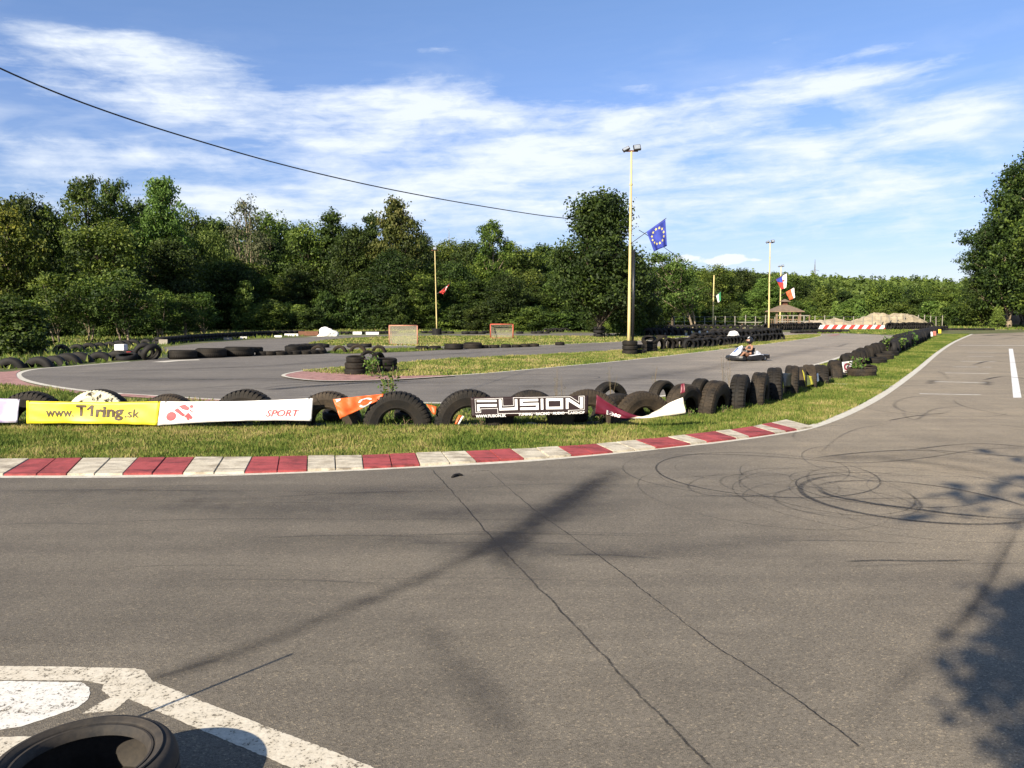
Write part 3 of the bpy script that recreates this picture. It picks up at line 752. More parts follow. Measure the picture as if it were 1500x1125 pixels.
greenright = g2([(1180, 618), (1250, 598.5), (1298, 571.5), (1343, 539), (1373, 514.5), (1398, 499), (1421, 489.5), (1380, 490), (1300, 530), (1230, 556), (1150, 576), (1050, 600), (1060, 630)])
blades('grass', greenright, 900, .03, .085, .010, MAT['blade_green'], maxn=150000)
rowfoot = g2([(-100, 620), (400, 619), (860, 619), (940, 607), (1050, 597), (1110, 586), (1160, 571), (1215, 556), (1230, 558), (1170, 577), (1120, 592), (1060, 604), (950, 613), (870, 624), (400, 626), (-100, 627)])
blades('grass', rowfoot, 1500, .05, .13, .008, MAT['blade_green'], maxn=80000, holes=[SHADE_BAND])
blades('grass', smooth(g2(ISL1), 4, closed=True), 420, .03, .08, .016, MAT['blade'], 0.012, maxn=90000)
blades('grass', smooth(g2(ISL2), 4, closed=True), 60, .04, .10, .035, MAT['blade'], 0.012, maxn=60000)
blades('grass', g2([(478, 516.8), (500, 513.6), (560, 512), (630, 511), (655, 512), (620, 514.4), (560, 516.8), (500, 518.6)]), 300, .04, .12, .02, MAT['blade_green'], 0.012)
blades('grass', g2([(-60, 560), (40, 567), (110, 577), (170, 583), (100, 590), (-100, 590)]), 700, .04, .12, .012, MAT['blade_green'])
blades('grass', g2([(-100, 546), (30, 541), (100, 536), (190, 528), (236, 523), (250, 517), (236, 508), (300, 500), (450, 492), (620, 487), (1080, 485.5), (1080, 479), (600, 478), (300, 482), (-100, 490)]), 16, .06, .22, .05, MAT['blade_green'], maxn=110000)
blades('grass', g2([(1384, 483.2), (1900, 483.2), (1900, 475.5), (1300, 475.5), (1300, 477.5)]), 7, .10, .30, .09, MAT['blade_green'], maxn=60000)
blades('grass', g2([(1196, 489), (1250, 488.3), (1320, 490.5), (1366, 486), (1366, 483.4), (1200, 483.6)]), 30, .06, .16, .05, MAT['blade_green'], maxn=60000)
blades('grass', g2([(236, 503), (300, 497), (440, 489.5), (620, 486), (620, 481), (230, 486)]), 16, .10, .28, .07, MAT['blade'], maxn=60000)

# ================================================================== TREES
def leaf_mesh(name, cen, nrm, size, tint, mat):
    n = len(cen)
    a = np.cross(nrm, nr.normal(size=(n, 3))); a /= np.linalg.norm(a, axis=1)[:, None] + 1e-9
    b = np.cross(nrm, a); b /= np.linalg.norm(b, axis=1)[:, None] + 1e-9
    s = size[:, None]
    v = np.stack([cen - a * s, cen - b * s * .55 + nrm * s * .12, cen + a * s, cen + b * s * .55 + nrm * s * .12], 1)
    me = bpy.data.meshes.new(name); me.vertices.add(4 * n); me.vertices.foreach_set('co', v.astype(np.float32).ravel())
    me.loops.add(4 * n); me.loops.foreach_set('vertex_index', np.arange(4 * n, dtype=np.int32))
    me.polygons.add(n); me.polygons.foreach_set('loop_start', np.arange(0, 4 * n, 4, dtype=np.int32))
    me.update(calc_edges=True)
    at = me.attributes.new('tint', 'FLOAT', 'FACE'); at.data.foreach_set('value', np.clip(tint, 0, 1).astype(np.float32))
    me.materials.append(mat); return me

def crown_points(lobes, n, airy=0.0):
    """lobes: (x,y,z,rx,rz). Sprigs of leaves on the shells of the lobes."""
    L = np.array(lobes); w = (L[:, 3] * L[:, 3]); w /= w.sum()
    per = 26; sprig = max(1, n // per)
    idx = nr.choice(len(L), sprig, p=w); d = nr.normal(size=(sprig, 3)); d /= np.linalg.norm(d, axis=1)[:, None]
    rr = nr.uniform(.62 - airy * .4, 1.0, sprig) ** .7
    rr *= 1 + nr.normal(0, .14, sprig)
    c = L[idx, :3] + d * rr[:, None] * np.stack([L[idx, 3], L[idx, 3], L[idx, 4]], 1)
    k = np.repeat(np.arange(sprig), per)
    spread = (0.085 + 0.02 * airy) * (L[:, 3].mean() * 2.2)
    cen = c[k] + nr.normal(size=(len(k), 3)) * spread * np.array([1, 1, .6])
    nrm = d[k] * .7 + nr.normal(size=(len(k), 3)) * .75 + np.array([0, 0, .35]); nrm /= np.linalg.norm(nrm, axis=1)[:, None]
    ltint = nr.normal(0, .12, len(L)); stint = nr.normal(0, .17, sprig)
    tint = .42 + ltint[idx][k] + stint[k] + nr.normal(0, .13, len(k)) + .12 * d[k][:, 2]  # upward sprigs tinted lighter: sunlit highlights put into the leaf colour
    return cen, nrm, tint

def tree_proto(h, cw, base, nl, nleaf, ls, leaf, bark='bark', shape='round', airy=0.0, seed=1, multi=1, lean=0.0):
    """returns (trunk mesh, crown mesh) of a tree of height h, crown width cw, crown starting at height base"""
    r = random.Random(seed); lobes = []; mb = MB()
    for s in range(multi):
        ang = 2 * math.pi * s / multi + r.random()
        off = Vector((math.cos(ang), math.sin(ang), 0)) * (0.12 * cw if multi > 1 else 0)
        top = Vector((off.x * 1.5 + lean * h, off.y * 1.5, h * (.88 if s == 0 else r.uniform(.68, .9))))
        pts = [off * .3 + Vector((0, 0, -.15)), off * .6 + Vector((lean * h * .2 + r.uniform(-.05, .05) * cw, 0, h * .25)), off + Vector((lean * h * .55, r.uniform(-.05, .05) * cw, h * .55)), top]
        tr = h * .017 / math.sqrt(multi)
        mb.tube(smooth([tuple(p) for p in pts], 4), [tr * (1.25 - 1.1 * i / 12) for i in range(13)], 8)
    for i in range(nl):
        t = i / max(1, nl - 1); z = base + (h - base) * (0.10 + .86 * t)
        if shape == 'round': env = math.sin(math.pi * min(1, .14 + t * .84)) ** .65
        elif shape == 'column': env = .75 + .25 * math.sin(math.pi * t)
        elif shape == 'cone': env = 1.05 - .85 * t
        elif shape == 'wide': env = (1 - t) ** .4 * .95 + .15
        elif shape == 'maple': env = 1
        elif shape == 'bush': env = math.sqrt(max(0.05, 1 - t * t * .92))
        if shape == 'maple': env = 1.05 if t < .52 else .50
        ra = r.uniform(.16, .27) * cw * (.65 + .5 * env) * (1 - airy * .3)
        rad = max(0, (cw / 2) * env - ra * .7) * r.uniform(.35, 1.05)
        a = i * 2.4 + r.uniform(-.5, .5)
        x, y = rad * math.cos(a) + lean * z, rad * math.sin(a)
        z = min(z, h - ra * .55) + r.uniform(-.3, .3) * ra * .5
        rz = ra * r.uniform(.6, .85); z = max(z, rz * .7 + base * .3)
        lobes.append((x, y, z, ra, rz))
        if base > .5 or airy > .2:
            zb = max(base * .5, z - ra * 1.6 - rad * .5)
            mb.tube([(lean * zb, 0, zb), ((x + lean * zb) * .55, y * .5, zb + (z - zb) * .5), (x, y, z)], [h * .007, h * .0045, h * .002], 5, False)
            for q in range(3):
                v = Vector((r.uniform(-1, 1), r.uniform(-1, 1), r.uniform(0, 1))).normalized() * ra * .8
                mb.tube([(x * .8, y * .8, z - ra * .3), (x + v.x, y + v.y, z + v.z * .8)], [h * .0025, h * .0010], 4, False)
    c, n_, t = crown_points(lobes, nleaf, airy)
    cm = leaf_mesh('crown', c, n_, nr.uniform(.6, 1.35, len(c)) * ls, t, LEAF[leaf])
    tmp = mb.build('trunk', MAT[bark], smooth_=True); tm = tmp.data; bpy.data.objects.remove(tmp)
    return tm, cm

PROTO = {}
def proto(key, **kw): PROTO[key] = (tree_proto(**kw), kw['h'], kw['cw'])
proto('airy', h=14, cw=7.5, base=2.5, nl=26, nleaf=13000, ls=.15, leaf='mid', shape='column', airy=1.0, seed=3)
proto('ash', h=14, cw=8.5, base=2, nl=26, nleaf=18000, ls=.15, leaf='light', shape='round', airy=.7, seed=4)
proto('oak', h=12, cw=9, base=1.2, nl=26, nleaf=20000, ls=.16, leaf='dark', shape='round', seed=5)
proto('oak2', h=12, cw=8, base=.8, nl=24, nleaf=18000, ls=.16, leaf='mid', shape='column', airy=.25, seed=6)
proto('pointed', h=12, cw=6, base=1, nl=22, nleaf=14000, ls=.15, leaf='dark', shape='cone', airy=.3, seed=8)
proto('maple', h=13, cw=7.5, base=1.5, nl=26, nleaf=19000, ls=.17, leaf='bronze', shape='round', seed=9)
proto('bigmaple', h=10, cw=7.4, base=1.6, nl=36, nleaf=42000, ls=.115, leaf='dark', shape='maple', seed=10)
proto('willow', h=6, cw=7, base=.4, nl=16, nleaf=16000, ls=.10, leaf='light', shape='bush', seed=12)
proto('sparse', h=12, cw=8, base=3, nl=20, nleaf=4200, ls=.13, leaf='grey', bark='bark_pale', shape='round', airy=1.0, seed=13, multi=3)
proto('yellow', h=9, cw=8, base=.8, nl=20, nleaf=16000, ls=.15, leaf='yellow', shape='round', airy=.4, seed=14)
proto('poplar', h=12, cw=5.5, base=3.2, nl=22, nleaf=11000, ls=.13, leaf='mid', bark='bark_pale', shape='column', airy=.8, seed=15)
proto('bush', h=4, cw=5.5, base=.1, nl=14, nleaf=11000, ls=.10, leaf='mid', shape='bush', seed=16)
proto('bush2', h=4, cw=4.5, base=.1, nl=14, nleaf=9000, ls=.11, leaf='dark', shape='bush', airy=.3, seed=17)
proto('bush3', h=3, cw=3.5, base=.1, nl=10, nleaf=6000, ls=.09, leaf='light', shape='cone', airy=.5, seed=18)
proto('fruit', h=4.6, cw=4.4, base=1.1, nl=13, nleaf=8500, ls=.085, leaf='mid', bark='bark_pale', shape='round', airy=.5, seed=19, multi=2)
proto('leaning', h=8, cw=6.5, base=2.2, nl=16, nleaf=8000, ls=.11, leaf='light', bark='bark_pale', shape='round', airy=.7, seed=20, multi=2, lean=-.35)
proto('edge', h=15, cw=8, base=.8, nl=34, nleaf=26000, ls=.14, leaf='dark', bark='bark_pale', shape='round', airy=.45, seed=21)

UN = ['', 'first', 'second', 'third', 'fourth', 'fifth', 'sixth', 'seventh', 'eighth', 'ninth', 'tenth', 'eleventh', 'twelfth', 'thirteenth', 'fourteenth', 'fifteenth', 'sixteenth', 'seventeenth', 'eighteenth', 'nineteenth']
ORD = UN[1:] + ['twentieth'] + ['twenty-' + u for u in UN[1:10]] + ['thirtieth'] + ['thirty-' + u for u in UN[1:10]] + ['fortieth'] + ['forty-' + u for u in UN[1:10]]
def tree(key, xc, ytop, Y, wpx=None, label='', cat='tree', name=None, group='trees behind the circuit', ybot=None, H=None):
    (tm, cm), h0, w0 = PROTO[key]
    z = zc(Y); s = F / z
    base = P(xc, 459, Y)
    hgt = H if H else (459 - ytop) / s + CAM_H
    sz = hgt / h0; sx = (wpx / s / w0) if wpx else sz
    sx = max(sz * .55, min(sx, sz * 2.2))
    e = empty(name or ('bush' if cat == 'bush' else 'tree'), (base.x, Y, 0), rnd.uniform(0, 6.28) if key != 'leaning' else 0)
    e.scale = (sx, sx, sz)
    t = link(bpy.data.objects.new('trunk', tm), e); c = link(bpy.data.objects.new('crown', cm), e)
    tag(e, label, cat, group); return e

T_ = [
 ('yellow', 15, 302, 60, 130, 'yellow-green tree at the far left edge of the wood'),
 ('oak', 45, 292, 78, 100, 'dark rounded tree poking up behind the yellow-green tree at the left edge'),
 ('oak2', 88, 312, 80, 90, 'dark tree filling the dip right of the left edge tree tops'),
 ('airy', 133, 262, 68, 82, 'tall feathery dark tree, first of the high group on the left'),
 ('airy', 176, 266, 72, 62, 'narrow feathery tree between the two tallest crowns on the left'),
 ('oak2', 160, 330, 62, 120, 'broad dark tree in front of the feathery pair on the left'),
 ('ash', 243, 262, 68, 96, 'tall light green tree, highest crown of the left wood'),
 ('oak', 215, 300, 76, 80, 'dark tree just left of the highest light green crown'),
 ('oak2', 285, 318, 78, 70, 'dark tree sloping down right of the highest light green crown'),
 ('oak', 250, 352, 62, 110, 'low dark tree below the highest light green crown'),
 ('willow', 312, 343, 60, 84, 'round soft light green willow-like tree in the left wood'),
 ('oak', 320, 325, 100, 110, 'far tree showing above the round willow-like tree'),
 ('sparse', 365, 293, 68, 92, 'thin grey-brown half bare tree with bare branches'),
 ('oak2', 400, 318, 82, 80, 'dark tree behind the half bare tree'),
 ('oak', 340, 385, 58, 90, 'dark tree below the half bare tree'),
 ('pointed', 430, 335, 72, 80, 'pointed dark tree right of the half bare tree'),
 ('oak2', 455, 332, 70, 80, 'mid green tree left of the pointed tree group in the centre left'),
 ('pointed', 490, 312, 70, 80, 'pointed dark tree with a ragged tip left of the bronze maple'),
 ('oak', 520, 335, 66, 90, 'broad dark tree left below the bronze maple'),
 ('pointed', 545, 316, 76, 62, 'narrow pointed tree touching the bronze maple on its left'),
 ('maple', 580, 296, 66, 82, 'tall bronze-tinted maple with an even rounded top'),
 ('oak', 575, 370, 60, 100, 'low dark tree under the bronze-tinted maple'),
 ('oak', 618, 345, 88, 60, 'dark tree on the right shoulder of the bronze maple'),
 ('oak2', 615, 400, 60, 60, 'dark low tree between the bronze maple and the thin yellow pole'),
 ('oak2', 650, 358, 110, 90, 'far green tree behind the thin yellow pole with the red flag'),
 ('oak', 690, 356, 100, 80, 'far rounded tree left of the airy poplar'),
 ('oak', 665, 385, 70, 70, 'dark tree right behind the thin yellow pole with the red flag'),
 ('poplar', 722, 327, 76, 56, 'airy poplar-like tree with a pale slender trunk behind the second goal'),
 ('oak2', 700, 385, 78, 70, 'mid green tree at the foot of the airy poplar'),
 ('oak2', 755, 362, 100, 80, 'green tree right of the airy poplar'),
 ('oak', 795, 361, 105, 80, 'rounded green tree midway between poplar and large maple'),
 ('oak2', 835, 366, 90, 80, 'green tree touching the large maple on its left'),
 ('oak2', 770, 400, 72, 80, 'leafy tree in front of the trees between poplar and large maple'),
 ('ash', 820, 405, 70, 70, 'light green low tree left of the large maple trunk'),
 ('oak', 735, 415, 68, 60, 'low dark tree right of the poplar trunk'),
 ('oak', 960, 395, 84, 70, 'dark green tree under the blue starred flag'),
 ('oak', 935, 415, 66, 70, 'dark bushy tree right behind the tall yellow floodlight pole'),
 ('leaning', 1018, 372, 80, 110, 'light green tree with pale trunk leaning to the left'),
 ('ash', 985, 385, 96, 60, 'light green tree above the leaning trunk'),
 ('oak2', 1048, 393, 105, 60, 'green tree behind the small pole with the green and white flag'),
 ('oak', 1085, 396, 115, 70, 'dark green tree right of the pole with the green and white flag'),
 ('oak', 1120, 402, 120, 60, 'dark green tree left of the pole with the tricolour flag'),
 ('oak2', 1150, 408, 125, 60, 'green tree behind the two tricolour flags'),
 ('edge', 1448, 322, 100, 86, 'dark tree with ragged left edge, first of the tall group at right'),
 ('edge', 1478, 246, 92, 120, 'tall dark tree at the right edge with pale trunk'),
 ('edge', 1522, 196, 86, 140, 'tallest dark tree cut by the right edge of the picture'),
 ('edge', 1500, 300, 104, 120, 'dark tree filling the back of the right edge group'),
 ('oak', 1440, 400, 96, 70, 'low dark tree at the left foot of the right edge group'),
 ('oak2', 1570, 330, 80, 160, 'dark tree just outside the right edge reaching into view'),
]
def back_off(x, Y):      # the meadow bank reaches farther back in the middle of the circuit
    return Y + np.interp(x, [230, 300, 600, 700, 860, 930], [0, 20, 20, 14, 12, 0])
for (k, x, yt, Y, w, lab) in T_: tree(k, x, yt, back_off(x, Y), w, lab)
big = tree('bigmaple', 879, 291, 56.5, 158, 'large dense maple with dark trunk standing inside a tyre ring near the tall yellow pole')
# second storey of the wood: dark mass between the named trees
i = 0
x = -60
while x < 940:
    k = rnd.choice(['oak', 'oak', 'oak2', 'pointed']); yt = rnd.uniform(380, 410) if x < 620 else rnd.uniform(395, 425)
    tree(k, x, yt, back_off(x, rnd.uniform(62, 72)), rnd.uniform(60, 95), ORD[i] + ' dark understorey tree from the left in the shaded foot of the wood', group='understorey trees of the wood')
    x += rnd.uniform(34, 50); i += 1
# middle distance bushes behind the fence and dirt heap
for j in range(44):
    x = 950 + j * 11.5 + rnd.uniform(-6, 6); Y = rnd.uniform(105, 150)
    yt = rnd.uniform(418, 445) if x > 1180 else rnd.uniform(405, 440)
    tree(rnd.choice(['oak', 'oak2', 'oak', 'ash', 'bush', 'bush2']), x, yt, Y, rnd.uniform(44, 80), ORD[j] + ' leafy green tree from the left in the belt behind fence and earth heap', group='trees behind the dirt heap')
for j in range(26):
    x = 960 + j * 19 + rnd.uniform(-6, 6); Y = rnd.uniform(100, 108)
    tree(rnd.choice(['bush', 'bush2', 'bush3', 'bush3']), x, rnd.uniform(440, 456), Y, rnd.uniform(30, 60), ORD[j] + ' low bush from the left in the hedge behind the fence', 'bush', group='hedge bushes behind the fence')
# bushes along the foot of the left wood
for j in range(40):
    x = -20 + j * 24 + rnd.uniform(-9, 9); Y = back_off(x, rnd.uniform(55, 60) if x < 620 else rnd.uniform(62, 66))
    yt = rnd.uniform(425, 452) if x < 600 else rnd.uniform(440, 460)
    tree(rnd.choice(['bush2', 'bush2', 'bush', 'bush3']), x, yt, Y, rnd.uniform(40, 80), ORD[j] + ' leafy bush from the left along the foot of the wood', 'bush', group='bushes at the foot of the wood')
for (k, x, yt, Y, w, lab, cat) in [
    ('bush2', 18, 436, 33, 130, 'large dark bush at the left edge above the half buried tyres', 'bush'),
    ('fruit', 82, 402, 45, 100, 'small tree with forked pale trunk at the left of the paddock', 'tree'),
    ('fruit', 130, 410, 48, 90, 'small fruit tree right of the forked pale trunk', 'tree'),
    ('fruit', 182, 398, 46, 120, 'small dark-trunked fruit tree behind the white box sign', 'tree'),
    ('fruit', 232, 425, 50, 70, 'small fruit tree between the white box sign and the slim saplings', 'tree'),
    ('fruit', 270, 432, 52, 60, 'slim young tree, left of a pair beyond the hairpin', 'tree'),
    ('fruit', 297, 430, 54, 60, 'slim young tree with thin pale trunk beyond the hairpin', 'tree'),
    ('bush', 398, 446, 74, 85, 'rounded bush behind the dark far tyre wall', 'bush'),
    ('bush3', 360, 415, 76, 60, 'upright light green bush left of the rounded bush', 'bush'),
    ('bush3', 620, 442, 80, 36, 'cone shaped bush left of the thin yellow pole', 'bush'),
    ('bush', 915, 420, 60, 70, 'rounded green bush behind the tall yellow floodlight pole', 'bush'),
    ('bush', 945, 432, 62, 60, 'light bushy growth right of the tall yellow floodlight pole', 'bush'),
    ('bush3', 1392, 432, 112, 60, 'light green bush left of the tall right edge group', 'bush'),
    ('bush', 1420, 428, 106, 70, 'dark rounded bush at the foot of the right edge group', 'bush'),
    ('bush2', 1403, 445, 104, 50, 'low dark bush beside the far grass bank on the right', 'bush'),
    ('bush3', 1462, 450, 90, 30, 'light green shrub before the brown bank at the right edge', 'bush')]:
    tree(k, x, yt, Y, w, lab, cat)
# the tree behind the camera whose crown shades the right of the paddock
tm, cm = tree_proto(h=12.6, cw=7.4, base=4.2, nl=30, nleaf=30000, ls=.13, leaf='mid', shape='round', airy=.25, seed=31)
e = empty('tree', (0.3, -4.1, 0)); link(bpy.data.objects.new('trunk', tm), e); link(bpy.data.objects.new('crown', cm), e)
tag(e, 'broad leafy tree standing behind the photographer whose shadow falls on the asphalt', 'tree')

tm, cm = tree_proto(h=5.6, cw=2.5, base=2.9, nl=14, nleaf=9000, ls=.07, leaf='mid', shape='round', airy=.3, seed=33)
e = empty('tree', (-1.78, -3.05, 0)); link(bpy.data.objects.new('trunk', tm), e); link(bpy.data.objects.new('crown', cm), e)
tag(e, 'slender young tree behind the photographer, its shadow at the bottom right corner', 'tree')

# ------------------------------------------------------------------ hills and far wood
RIDGE = [(-400, 380), (0, 365), (300, 338), (330, 330), (420, 350), (640, 362), (720, 372), (860, 372), (950, 392), (1050, 398), (1120, 402), (1180, 405), (1240, 408), (1290, 411), (1320, 409), (1380, 414), (1430, 416), (1520, 418), (1900, 422)]
def ridge(x):
    for (a, ya), (b, yb) in zip(RIDGE, RIDGE[1:]):
        if a <= x <= b: return ya + (yb - ya) * (x - a) / (b - a)
    return 420
hv, hf, hx = [], [], []
NX = 70; rows = [(170, 0.0), (200, .12), (250, .35), (320, .62), (400, .86), (470, 1.0), (600, .9), (900, .5)]
for ri, (Y, t) in enumerate(rows):
    for k in range(NX):
        x = -400 + 2300 * k / (NX - 1); top = P(x, ridge(x) + 3, 470)
        H = max(2, top.z - 6) ; b = P(x, 459, Y)
        hv.append((b.x, Y, -0.3 + H * t + (mnoise.noise(Vector((x * .01, Y * .01, 0))) * 2 if 0 < ri < 6 else 0)))
for ri in range(len(rows) - 1):
    for k in range(NX - 1):
        a = ri * NX + k; hf.append((a, a + 1, a + NX + 1, a + NX))
hill = mesh_obj('hills', hv, hf, MAT['meadow'], smooth_=True); tag(hill, kind='structure')
cs, ns, ss, ts = [], [], [], []
for k in range(3300):
    x = rnd.uniform(-350, 1850) if k % 3 else rnd.uniform(930, 1560); u = rnd.random(); Y = 175 + 300 * u
    t = np.interp(Y, [r[0] for r in rows], [r[1] for r in rows])
    H = max(2, P(x, ridge(x) + 3, 470).z - 6); b = P(x, 459, Y); z0 = H * t
    th = rnd.uniform(5, 8.5); cw = rnd.uniform(2.4, 4.2); m_ = 70
    d = nr.normal(size=(m_, 3)); d /= np.linalg.norm(d, axis=1)[:, None]; d[:, 2] = np.abs(d[:, 2]) * 1.0 - .15
    if rnd.random() < .25: sc3 = np.array([cw * .55, cw * .55, th * .8])
    else: sc3 = np.array([cw, cw, th * .55])
    c = np.array([b.x, Y, z0 + th * .4]) + d * sc3 * nr.uniform(.75, 1.05, (m_, 1))
    cs.append(c); ns.append(d + nr.normal(size=(m_, 3)) * .5); ss.append(nr.uniform(.5, 1.0, m_) * .75); ts.append(nr.normal(.45 + rnd.uniform(-.3, .3), .12, m_))
cs = np.concatenate(cs); ns = np.concatenate(ns); ns /= np.linalg.norm(ns, axis=1)[:, None]
fw = link(bpy.data.objects.new('far_wood', leaf_mesh('far_wood', cs, ns, np.concatenate(ss), np.concatenate(ts), LEAF['light']))); tag(fw, kind='stuff')
# rough tall weeds on the far banks
def weeds(poly, n, h, ls, leaf='weed', name='tall_weeds'):
    P_ = np.array(poly); lo, hi = P_.min(0), P_.max(0); x = nr.uniform(lo[0], hi[0], n * 4); y = nr.uniform(lo[1], hi[1], n * 4)
    k = inside(x, y, poly); x, y = x[k][:n], y[k][:n]; m_ = 10
    X = np.repeat(x, m_) + nr.normal(0, .16, len(x) * m_); Y = np.repeat(y, m_) + nr.normal(0, .16, len(x) * m_)
    H = np.repeat(nr.uniform(.4, 1, len(x)) * h, m_) * nr.uniform(.1, 1, len(x) * m_)
    c = np.stack([X, Y, H], 1); nn = nr.normal(size=c.shape); nn /= np.linalg.norm(nn, axis=1)[:, None]
    o = link(bpy.data.objects.new(name, leaf_mesh(name, c, nn, nr.uniform(.6, 1.3, len(c)) * ls, nr.normal(.5, .2, len(c)), LEAF[leaf]))); tag(o, kind='stuff'); return o
weeds(g2([(-100, 482), (620, 478), (620, 475.5), (-100, 477)]), 2500, .9, .12)
weeds(g2([(950, 474.5), (1220, 474.5), (1220, 470), (950, 470)]), 2500, 1.6, .16)
weeds(g2([(1220, 477.5), (1480, 477.5), (1480, 472.5), (1220, 472.5)]), 1500, .7, .14)
weeds(g2([(640, 477.5), (940, 477.5), (940, 474), (640, 474)]), 1500, 1.0, .14)

# ================================================================== TYRES
def tyre_mesh(name, Rr, W, ri, lugs=40, lug_d=.018, mat='tyre', lo=False, seed=0):
    """a tyre as a closed lathe about its own axis (local Z); shoulder lugs are cut as real grooves"""
    h = W / 2
    prof = [(Rr, -h * .55), (Rr, -h * .2), (Rr - .006, -h * .17), (Rr - .006, h * .17), (Rr, h * .2), (Rr, h * .55), (Rr - .012, h * .84), (Rr - .05, h * .98),
            ((Rr + ri) / 2 + .02, h * 1.04), (ri + .05, h * .93), (ri + .035, h * .93), (ri + .012, h * .80), (ri, h * .70), (ri + .03, h * .60), ((Rr + ri) / 2, h * .82), (Rr - .07, h * .75), (Rr - .045, h * .3)]
    full = prof + [(r, -z) for r, z in reversed(prof[6:])]
    if lo: full = [(Rr, -h * .6), (Rr, h * .6), (Rr - .05, h), (ri + .03, h * .95), (ri, h * .7), (Rr - .06, h * .6), (Rr - .06, -h * .6), (ri, -h * .7), (ri + .03, -h * .95), (Rr - .05, -h)]
    angs = []
    if lo: angs = [(2 * math.pi * k / 24, 0) for k in range(24)]
    else:
        for k in range(lugs):
            a = 2 * math.pi * k / lugs; s = 2 * math.pi / lugs
            angs += [(a, 0), (a + s * .58, 0), (a + s * .66, 1), (a + s * .92, 1)]
    vs, fs = [], []; K = len(full)
    for a, g in angs:
        for r, z in full:
            if g and r > Rr - .06 and abs(z) > h * .3 and r > Rr - .055: r = r - lug_d
            vs.append((r * math.cos(a), r * math.sin(a), z))
    n = len(angs)
    for k in range(n):
        for j in range(K):
            j2 = (j + 1) % K; k2 = (k + 1) % n
            fs.append((k * K + j, k2 * K + j, k2 * K + j2, k * K + j2))
    me = bpy.data.meshes.new(name); me.from_pydata(vs, [], fs); me.materials.append(MAT[mat])
    bm = bmesh.new(); bm.from_mesh(me); bmesh.ops.recalc_face_normals(bm, faces=bm.faces); bm.to_mesh(me); bm.free()
    me.polygons.foreach_set('use_smooth', [lo] * len(me.polygons))
    return me
def smooth_tyre():
    prof = [(.190, -.075), (.196, -.098), (.205, -.108), (.215, -.106), (.245, -.120), (.272, -.118), (.290, -.104), (.300, -.088), (.306, -.070), (.308, -.052), (.302, -.050), (.302, -.044), (.309, -.042), (.310, -.010), (.303, -.008), (.303, .008), (.310, .010),
            (.309, .042), (.302, .044), (.302, .050), (.308, .052), (.306, .070), (.300, .088), (.290, .104), (.272, .118), (.224, .110), (.228, .116), (.245, .120), (.250, .124), (.254, .120), (.217, .106), (.214, .110), (.206, .110), (.203, .104), (.196, .098), (.190, .075), (.200, .070), (.240, .100), (.270, .098), (.288, .06), (.292, 0), (.288, -.06), (.270, -.098), (.240, -.100), (.200, -.070)]
    mb = MB(); mb.lathe([(.31 - (.31 - r) * .86 - .008, z * .92) for r, z in prof], 128, closed=True); o = mb.build('tyre', rubber('worn tyre rubber', (.017, .017, .018), (.075, .062, .048), .7), smooth_=True); me = o.data; bpy.data.objects.remove(o)
    me.set_sharp_from_angle(angle=R(50)) if hasattr(me, 'set_sharp_from_angle') else None
    return me
TM = dict(truck=tyre_mesh('tyre', .52, .28, .255, 44, .020), truck2=tyre_mesh('tyre', .50, .27, .245, 52, .012, 'tyre_brown'),
          ribbed=tyre_mesh('tyre', .48, .27, .26, 70, .007, 'tyre_brown'), white=tyre_mesh('tyre', .50, .27, .26, 60, .006, 'tyre_white'),
          car=tyre_mesh('tyre', .31, .19, .195, 50, .007), carb=tyre_mesh('tyre', .31, .20, .195, 40, .008, 'tyre_brown'), far=tyre_mesh('tyre', .31, .20, .195, mat='tyre_far', lo=True),
          fartruck=tyre_mesh('tyre', .50, .27, .26, mat='tyre_far', lo=True))
TM['smooth'] = smooth_tyre(); TM_R = None
TR_ = dict(smooth=.31, truck=.52, truck2=.50, ribbed=.48, white=.50, car=.31, carb=.31, far=.31, fartruck=.50)
TW = dict(truck=.28, truck2=.27, ribbed=.27, white=.27, car=.19, carb=.20, far=.20, fartruck=.27)
FARV, FARF = [], []
SOLID = [False]
def tyre(kind, loc, up=False, yaw=0.0, tilt=0.0, scale=1.0, label=None, group=None, roll=None):
    """up=False: lying flat on loc; up=True: standing, its axis turned yaw degrees from facing the camera to the right"""
    o = link(bpy.data.objects.new('tyre', TM[kind])); o.scale = (scale,) * 3
    roll = rnd.uniform(0, 6.28) if roll is None else roll
    if up:
        m = Matrix.Rotation(R(yaw), 4, 'Z') @ Matrix.Rotation(R(90 + tilt), 4, 'X') @ Matrix.Rotation(roll, 4, 'Z')
    else:
        m = Matrix.Rotation(R(tilt), 4, 'X') @ Matrix.Rotation(roll, 4, 'Z')
    o.rotation_euler = m.to_euler(); o.location = loc
    if SOLID[0]:          # past the countable ones: joined into one far mass of tyres
        mw_ = Matrix.Translation(loc) @ m @ Matrix.Scale(scale, 4); me = o.data; b0_ = len(FARV)
        FARV.extend(tuple(mw_ @ v.co) for v in me.vertices); FARF.extend(tuple(i + b0_ for i in p.vertices) for p in me.polygons)
        bpy.data.objects.remove(o); return None
    tag(o, label, 'tyre', group); return o
def px_m(y): # metres per photograph pixel for a thing standing at ground row y
    return zc(G(750, y).y) / F

